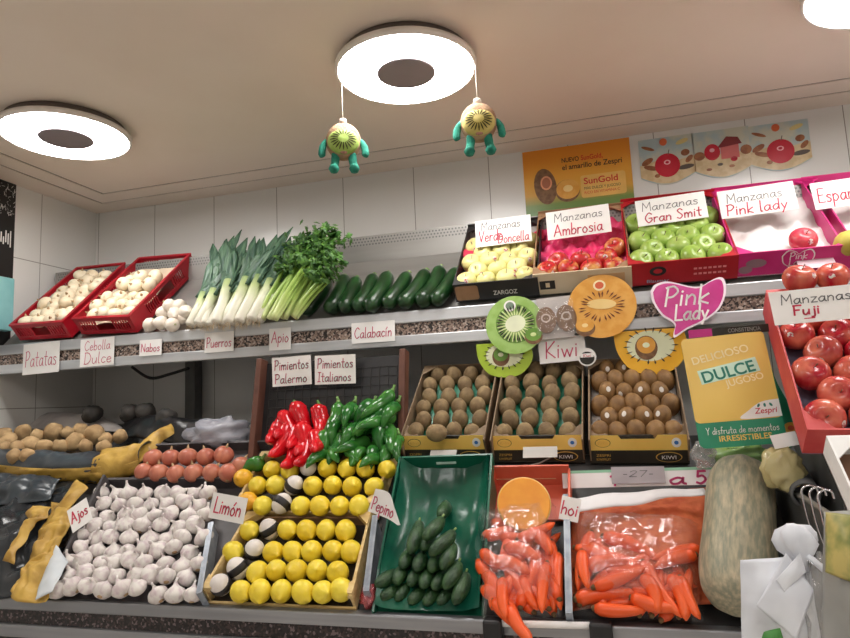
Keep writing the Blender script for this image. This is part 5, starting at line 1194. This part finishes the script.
# pink heart card
def hol(W,Hh):
    P=[(25,165),(42,140),(70,130),(100,130),(140,143),(175,156),(215,163),(262,140),(292,130),(310,140),(313,180),(300,225),(270,270),(210,310),(150,335),(100,366),(98,345),(106,318),(92,296),(58,268),(30,212)]
    P=catmull(P+[P[0]],3)[:-1]; return [((x-168)/288*W,(248-y)/236*Hh) for x,y in P]
heartp=M_('magenta heart print',(196,44,132),(208,66,148),rough=.35,scale=16)
o,W,Hh=card('heart_display_card','magenta heart shaped card with white border reading Pink Lady','display card',689.5,308,SY-.04,71,58,M_('white heart border',(240,226,236),rough=.4),5,0,0,None,.0015,hol)
flat(o,'heart_print',[(x*.93,y*.92+.001) for x,y in hol(W,Hh)],heartp,.0007)
hand(o,'Pink',-W*.34,Hh*.06,W*.28,Hh*.40,wh,.0062,.0014,slant=.2); hand(o,'Lady',-W*.22,-Hh*.2,W*.24,Hh*.07,wh,.0062,.0014,slant=.2)
# yellow sweet poster
dg=M_('poster gold',(226,186,76),(234,198,98),rough=.35,scale=3); dgr=M_('poster green',(20,128,92),(32,142,104),rough=.35); dpale=M_('poster pale print',(240,222,170)); dteal=M_('poster dark teal print',(16,116,96)); dmint=M_('poster mint band',(196,226,206))
o,W,Hh=card('promotion_poster','gold and green poster reading Delicioso Dulce Jugoso beside the Fuji box','poster',732,389,1.79,79,113,dgr,12,0,3,None,.002,lambda w,h:rrect(-w*.5,-h*.5,w*.5,h*.5,.016))
gp=flat(o,'gold_panel',rrect(-W*.5,-Hh*.28,W*.5,Hh*.5,.012),dg,.0006); rt=rad(9)
printed(gp,'DELICIOSO',-W*.40,Hh*.25,.02,dpale,.0014,bold=.012,width=W*.70,height=Hh*.072,rot=rt)
ca,sa=math.cos(rt),math.sin(rt); bx=[(-W*.36,Hh*.1),(W*.36,Hh*.1),(W*.36,Hh*.23),(-W*.36,Hh*.23)]
flat(gp,'mint_band',[(x*ca-(y-Hh*.165)*sa,x*sa+(y-Hh*.165)*ca+Hh*.165) for x,y in bx],dmint,.0011)
printed(gp,'DULCE',-W*.31,Hh*.075,.02,dteal,.0017,bold=.02,width=W*.64,height=Hh*.105,rot=rt)
printed(gp,'JUGOSO',-W*.06,Hh*.02,.02,dpale,.0014,bold=.012,width=W*.46,height=Hh*.062,rot=rt)
flat(gp,'logo_patch',catmull([(W*.5,-Hh*.27),(W*.04,-Hh*.27),(W*.14,-Hh*.2),(W*.3,-Hh*.135),(W*.5,-Hh*.12)],5),wh,.0011)
printed(gp,'Zespri',W*.2,-Hh*.235,.02,M_('logo red',(186,40,60)),.0017,bold=.012,width=W*.26,height=Hh*.05,shear=.2)
for x in (.26,.33,.40): flat(gp,'logo_leaf',ellipse(W*x,-Hh*.165,W*.014,Hh*.018,10,(x-.33)*8),dteal,.0017)
hand(o,'Y disfruta de momentos',-W*.4,-Hh*.385,W*.44,-Hh*.325,wh,.0016,.001)
printed(o,'IRRESISTIBLES',-W*.26,-Hh*.45,.02,MATS['poster gold'],.001,bold=.015,width=W*.6,height=Hh*.05)
printed(o,'',0,0,.01,wh) if 0 else None
o2,W2,H2=card('promotion_poster','green board with small kiwi slice standing behind the gold poster','poster',779,402,1.81,22,90,dgr,14,0,8,None,.002,lambda w,h:catmull([(-w*.5,h*.5),(w*.1,h*.5),(w*.2,h*.2),(w*.5,-h*.22),(w*.42,-h*.4),(-w*.1,-h*.5),(-w*.5,-h*.5)],4))
k=flat(o2,'slice_print',ellipse(W2*.12,-H2*.3,W2*.3,W2*.26,20),ky1,.0008); flat(k,'slice_core',ellipse(W2*.12,-H2*.3,W2*.14,W2*.12,16),M_('slice red core',(206,90,60)),.0012)
o,W,Hh=card('box_edge','dark printed strip edge showing above the gold poster','box',728,331,1.82,74,8,kblk,0,0,1); printed(o,'CONSISTENCIA',0,-Hh*.2,.01,M_('grey print',(150,150,146)),width=W*.4,height=Hh*.5); flat(o,'pink_end',[(-W*.5,-Hh*.5),(-W*.2,-Hh*.5),(-W*.2,Hh*.5),(-W*.5,Hh*.5)],heartp,.0005)
# ================================================================== WALL POSTERS
def grad_print(name,stops,lo,hi):
    m=bpy.data.materials.new(name); m.use_nodes=True; nt=m.node_tree; N=nt.nodes; b=N['Principled BSDF']; b.inputs['Roughness'].default_value=.3
    tc=N.new('ShaderNodeTexCoord'); sp=N.new('ShaderNodeSeparateXYZ'); nt.links.new(tc.outputs['Object'],sp.inputs[0])
    mr=N.new('ShaderNodeMapRange'); mr.inputs['From Min'].default_value=lo; mr.inputs['From Max'].default_value=hi; nt.links.new(sp.outputs[1],mr.inputs[0])
    rp=N.new('ShaderNodeValToRGB'); e=rp.color_ramp.elements
    while len(e)<len(stops): e.new(.5)
    for i,(q,c) in enumerate(stops): e[i].position=q; e[i].color=lin(c)
    nt.links.new(mr.outputs[0],rp.inputs[0]); nt.links.new(rp.outputs[0],b.inputs['Base Color']); return m
def wallcard(name,label,cx,cy,wpx,hpx,m,outline=None,Y=YW-.004,roll=0):
    c=atY(cx,cy,Y); q=depth(c)/F; W=wpx*q*.955; Hh=hpx*q
    pts=outline(W,Hh) if outline else [(-W/2,-Hh/2),(W/2,-Hh/2),(W/2,Hh/2),(-W/2,Hh/2)]
    o=MB().prism(pts,-.002,0).obj(name,m); o.matrix_world=Matrix.Translation(c)@Matrix.Rotation(PI/2,4,'X')@Matrix.Rotation(rad(roll),4,'Z'); tag(o,label,'poster'); return o,W,Hh
o,W,Hh=wallcard('wall_poster','orange and green poster reading Nuevo SunGold on the white wall tiles',577,178.5,110,70,grad_print('sungold poster print',[(0,(84,140,80)),(.2,(120,146,76)),(.34,(220,166,66)),(.55,(236,170,62)),(.8,(232,150,46)),(1,(226,138,36))],-.17,.17))
MATS['g']=1; ink=M_('poster black print',(40,30,28)); redp=M_('poster red print',(206,44,36))
printed(o,'NUEVO',-W*.13,Hh*.26,.02,ink,.001,bold=.012,width=W*.16,height=Hh*.07); printed(o,'SunGold,',W*.05,Hh*.26,.02,redp,.001,bold=.014,width=W*.2,height=Hh*.075)
printed(o,'el amarillo de Zespri',-W*.13,Hh*.15,.02,ink,.001,bold=.012,width=W*.55,height=Hh*.08)
kp_=flat(o,'kiwi_print',ellipse(-W*.30,-Hh*.06,W*.105,Hh*.27,32,.12),kbr,.001); flat(kp_,'logo_disc',ellipse(-W*.29,-Hh*.01,W*.055,Hh*.105,24),M_('kiwi logo pale',(220,150,110)),.0014); flat(kp_,'logo_ring',ellipse(-W*.29,-Hh*.01,W*.04,Hh*.08,22),M_('kiwi logo brown',(166,100,70)),.0018)
kh=flat(o,'half_kiwi_print',ellipse(-W*.095,-Hh*.16,W*.115,Hh*.165,30),kbr,.0014); flat(kh,'cut_face',ellipse(-W*.09,-Hh*.14,W*.11,Hh*.145,30),ky1,.0018); flat(kh,'cut_core',ellipse(-W*.09,-Hh*.13,W*.045,Hh*.05,20),ky2,.0022)
pn=flat(o,'text_panel',rrect(W*.03,-Hh*.3,W*.44,Hh*.03,.012),M_('poster tan panel',(226,180,96)),.0022)
printed(pn,'SunGold',W*.06,-Hh*.1,.02,redp,.0027,bold=.016,width=W*.31,height=Hh*.095); printed(pn,'MÁS DULCE Y JUGOSO',W*.06,-Hh*.18,.02,ink,.0027,width=W*.33,height=Hh*.04); printed(pn,'RICO EN VITAMINA C',W*.06,-Hh*.245,.02,redp,.0027,width=W*.32,height=Hh*.04)
sky=M_('picnic sky print',(176,196,200),(206,206,190),rough=.3,scale=14); sand=M_('picnic sand print',(222,200,160),(206,180,136),rough=.3,scale=30); brn=M_('picnic branch print',(142,84,52),(166,106,66),rough=.3,scale=40); apr=M_('picnic apple print',(190,22,48),(204,40,62),rough=.25); apl=M_('picnic apple label',(232,170,180)); drk=M_('picnic dark print',(86,74,66)); org=M_('picnic orange print',(214,104,58))
def picnic(label,cx,cy,wp,hp,v):
    o,W,Hh=wallcard('wall_poster',label,cx,cy,wp,hp,sky,lambda w,h:[(-w*.5,h*.5),(w*.5,h*.5)]+[(w*.5-w*k/14,-h*.32-h*.18*math.sin(PI*k/14)) for k in range(15)])
    flat(o,'sand_print',[(-W*.5,-Hh*.05),(-W*.2,Hh*.02),(W*.2,-Hh*.02),(W*.5,Hh*.04)]+[(W*.5-W*k/14,-Hh*.30-Hh*.18*math.sin(PI*k/14)) for k in range(15)],sand,.0006)
    if v==0:
        for x,y,rx,ry,r,m in ((-.36,.02,.12,.06,.5,brn),(-.3,-.12,.14,.05,-.3,brn),(.34,.12,.08,.07,.2,brn),(.4,-.02,.09,.05,.8,brn),(-.33,.3,.13,.035,-.4,brn),(-.04,.4,.07,.08,0,org),(.3,.36,.12,.05,.3,M_('picnic yellow print',(206,190,130))),(.33,-.18,.15,.05,.1,drk),(-.2,-.3,.05,.04,0,brn)): flat(o,'scenery_print',ellipse(W*x,Hh*y,W*rx,Hh*ry,16,r),m,.001)
        a=flat(o,'apple_print',ellipse(W*.0,-Hh*.1,W*.23,Hh*.25,28),apr,.0014); flat(a,'label_print',ellipse(W*.0,-Hh*.04,W*.06,Hh*.05,14),apl,.0018); flat(a,'label_heart',ellipse(W*.0,-Hh*.04,W*.035,Hh*.028,12),apr,.0022); flat(a,'stem_print',[(W*.02,Hh*.12),(W*.035,Hh*.12),(W*.06,Hh*.22),(W*.045,Hh*.22)],drk,.0018)
    else:
        flat(o,'hut_print',[(-W*.02,-Hh*.12),(W*.3,-Hh*.12),(W*.3,Hh*.16),(-W*.02,Hh*.16)],M_('picnic pink hut print',(206,106,104)),.001); flat(o,'roof_print',[(-W*.08,Hh*.12),(W*.36,Hh*.16),(W*.3,Hh*.3),(W*.1,Hh*.34)],M_('picnic roof print',(134,44,48)),.0014)
        a=flat(o,'apple_print',ellipse(-W*.17,Hh*.05,W*.14,Hh*.17,26),apr,.0018); flat(a,'label_print',ellipse(-W*.17,Hh*.09,W*.045,Hh*.04,14),apl,.0022)
        for x,y,rx,ry,m in ((-.4,.0,.1,.09,brn),(.42,.02,.1,.1,brn),(.2,-.14,.06,.05,apr),(-.05,-.22,.05,.03,drk),(.15,-.28,.05,.03,brn),(-.25,-.3,.05,.03,brn)): flat(o,'scenery_print',ellipse(W*x,Hh*y,W*rx,Hh*ry,14),m,.001)
picnic('picture of a red apple on a picnic cloth, nearest the SunGold poster',667,160.5,54,49,0)
picnic('picture of a pink hut with red apple, middle of the three wall pictures',722,153.5,55,50,1)
picnic('picture of a red apple on a picnic cloth, above the Pink lady sign',780,146.5,57,50,0)
# left wall poster
p0=atX(15,182,XL+.004); p1=atX(11,345,XL+.004); Wp=.62; Hp=p0.z-p1.z+.04
o=MB().box(-Wp/2,Wp/2,-Hp/2,Hp/2,-.004,0).obj('wall_poster',M_('black poster',(26,24,24),(34,32,31),rough=.4)); yb_=(p0.y+p1.y)/2
Mp=Matrix(((0,0,1),(1,0,0),(0,1,0))).to_4x4(); Mp.translation=(XL+.006,yb_-Wp/2,p0.z-Hp/2); o.matrix_world=Mp; tag(o,'black poster with white scribbled drawing on the left wall','poster')
mb=MB(); rr=random.Random(5)
for k in range(60):
    x=Wp/2-.10*rr.random()-.006; y=Hp/2-.02-.15*rr.random(); a=rr.uniform(0,PI); l=rr.uniform(.006,.018); w=.0012
    dx,dy=math.cos(a)*l,math.sin(a)*l; mb.prism([(x-dy*.1-dx/2,y-dy/2),(x-dx/2+w,y-dy/2-w),(x+dx/2+w,y+dy/2),(x+dx/2,y+dy/2+w)],.0002,.0006)
mb.obj('white_scribble',wh,o)
mb=MB()
for k in range(9): x=Wp/2-.02-.012*k; h_=rr.uniform(.02,.06); mb.box(x-.003,x+.003,Hp/2-.30-.02*rr.random(),Hp/2-.30+h_,.0002,.0006)
mb.obj('white_strokes',wh,o)
tp=atX(3,300,XL+.02); 
o=MB().box(XL+.001,XL+.05,tp.y-.25,tp.y+.03,tp.z-.14,tp.z+.1).obj('teal_box',M_('pale teal card',(126,186,190),(142,198,200),rough=.5),bevel=.004); tag(o,'pale teal box on the left wall below the black poster','box')
# ================================================================== PLUSH FRUIT HANGING FROM THE LAMP
tan=M_('tan plush',(190,156,124),(158,122,94),rough=.95,scale=40,bump=.8,bscale=200); pgreen=M_('plush kiwi face',(150,178,80),(170,194,104),rough=.8,scale=50); pgold=M_('plush gold face',(196,178,92),(208,190,116),rough=.8,scale=50); pdk=M_('plush dark seeds',(60,60,30),(72,70,38),rough=.9); pwh=M_('plush white',(226,216,206),rough=.9)
def plush(label,px,py,rimpx,rimpy,rz,face,swing):
    top=atZ(rimpx,rimpy,ZC-.045); c=atY(px,py,top.y); r=.046
    t=thing('hanging_plush',label,'plush toy',Matrix.Translation(c)@Matrix.Rotation(rz,4,'Z')@Matrix.Scale(1.25,4))
    def f(a,z,th):
        d=Vector((a*math.cos(th),a*math.sin(th),z)); return (d.x,d.y*.88,d.z*1.08)
    pr=[(max(.0005,r*math.cos(-PI/2+PI*i/14)),r*math.sin(-PI/2+PI*i/14)) for i in range(15)]
    MB().lathe(pr,22,f).obj('fuzzy_body',tan,t,True)
    # cut fruit face, bulging forward
    def disc(a,z,th): return (a*math.cos(th)*1.12,-.030-.016*(1-(a/.036)**2)-z-(.004 if a<.0355 else 0),a*math.sin(th)*.9-.010)
    fc=MB().lathe([(.036,-.010),(.036,0),(.03,0),(.02,0),(.01,0),(.0005,0)],24,disc).obj('cut_face',face,t,True)
    mb=MB()
    for k in range(20):
        a=2*PI*k/20; d=Vector((math.cos(a),0,math.sin(a)*.82)); n_=Vector((-math.sin(a),0,math.cos(a)))
        P=[]
        for q,w in ((.012,.0008),(.022,.0017),(.030,.0008)):
            P.append((d*q+n_*w,d*q-n_*w,q))
        b=len(mb.v)
        for u_,v_,q in P:
            for e in (u_,v_): mb.v.append((e.x*1.12,-.030-.016*(1-(q/.036)**2)-.0052,e.z*1.09-.010))
        for i in range(2): mb.face([b+2*i,b+2*i+1,b+2*i+3,b+2*i+2])
    mb.obj('seeds',pdk,fc)
    MB().lathe([(.0005,-.009),(.009,-.006),(.011,0),(.009,.006),(.0005,.009)],14,lambda a,z,th:(a*math.cos(th)+.0,a*math.sin(th)*.6-.030,z-.036)).obj('round_badge',M_('plush badge',(196,140,124),(150,110,96),rough=.8,scale=200),t,True)
    MB().lathe([(.0005,-.006),(.011,0),(.009,.008),(.0005,.011)],12,lambda a,z,th:(a*math.cos(th),a*math.sin(th)-.008,z+.050)).obj('top_tuft',pwh,t,True)
    for s in (-1,1):
        MB().tube(catmull([(s*.042,-.004,.0),(s*.052,-.006,-.012),(s*.056,-.01,-.034),(s*.054,-.012,-.044)],4),[.008]*5+[.0095]*5+[.0085]*2+[.003],10).obj('arm',teal_cloth,t,True)
        MB().tube(catmull([(s*.021,-.006,-.036),(s*.023,-.008,-.058),(s*.026,-.014,-.074)],4),[.011]*4+[.0105]*4+[.010],10).obj('leg',teal_cloth,t,True)
        MB().lathe([(.0005,-.011),(.010,-.008),(.014,0),(.010,.008),(.0005,.011)],14,lambda a,z,th,s=s:(a*math.cos(th)+s*.026,a*math.sin(th)*1.5-.02,z-.08)).obj('foot',teal_cloth,t,True)
    st=MB().tube([(0,0,.056),(0,0,(top.z-c.z)/1.25)],.0008,6).obj('string',pwh,t,True)
    return t
plush('plush cut green kiwi fruit with teal limbs hanging on a string, nearer the left wall',343.5,142,341,83,.38,pgreen,0)
plush('plush cut golden kiwi fruit with teal limbs hanging on a string, nearer the orange poster',478.5,123,475.5,62,.18,pgold,0)
# printing on a box front belongs to that front
for t_ in [o for o in bpy.data.objects if o.name.startswith(('fruit_box','kiwi_box')) and o.type=='EMPTY']:
    fr=[c for c in t_.children if c.name.startswith('front_panel')]
    if fr:
        for c in list(t_.children):
            if c.name.split('.')[0] in ('label','lettering','handwriting','yellow_print'): c.parent=fr[0]
for k_ in (KA,KB,KC,KD,KF,KH,LK,KT,KL,KCe,KCo,KG,KLe,KW,KCu,KP,KBt,KR,KRp,KGp,KK,KGo,KCa): k_.finish()
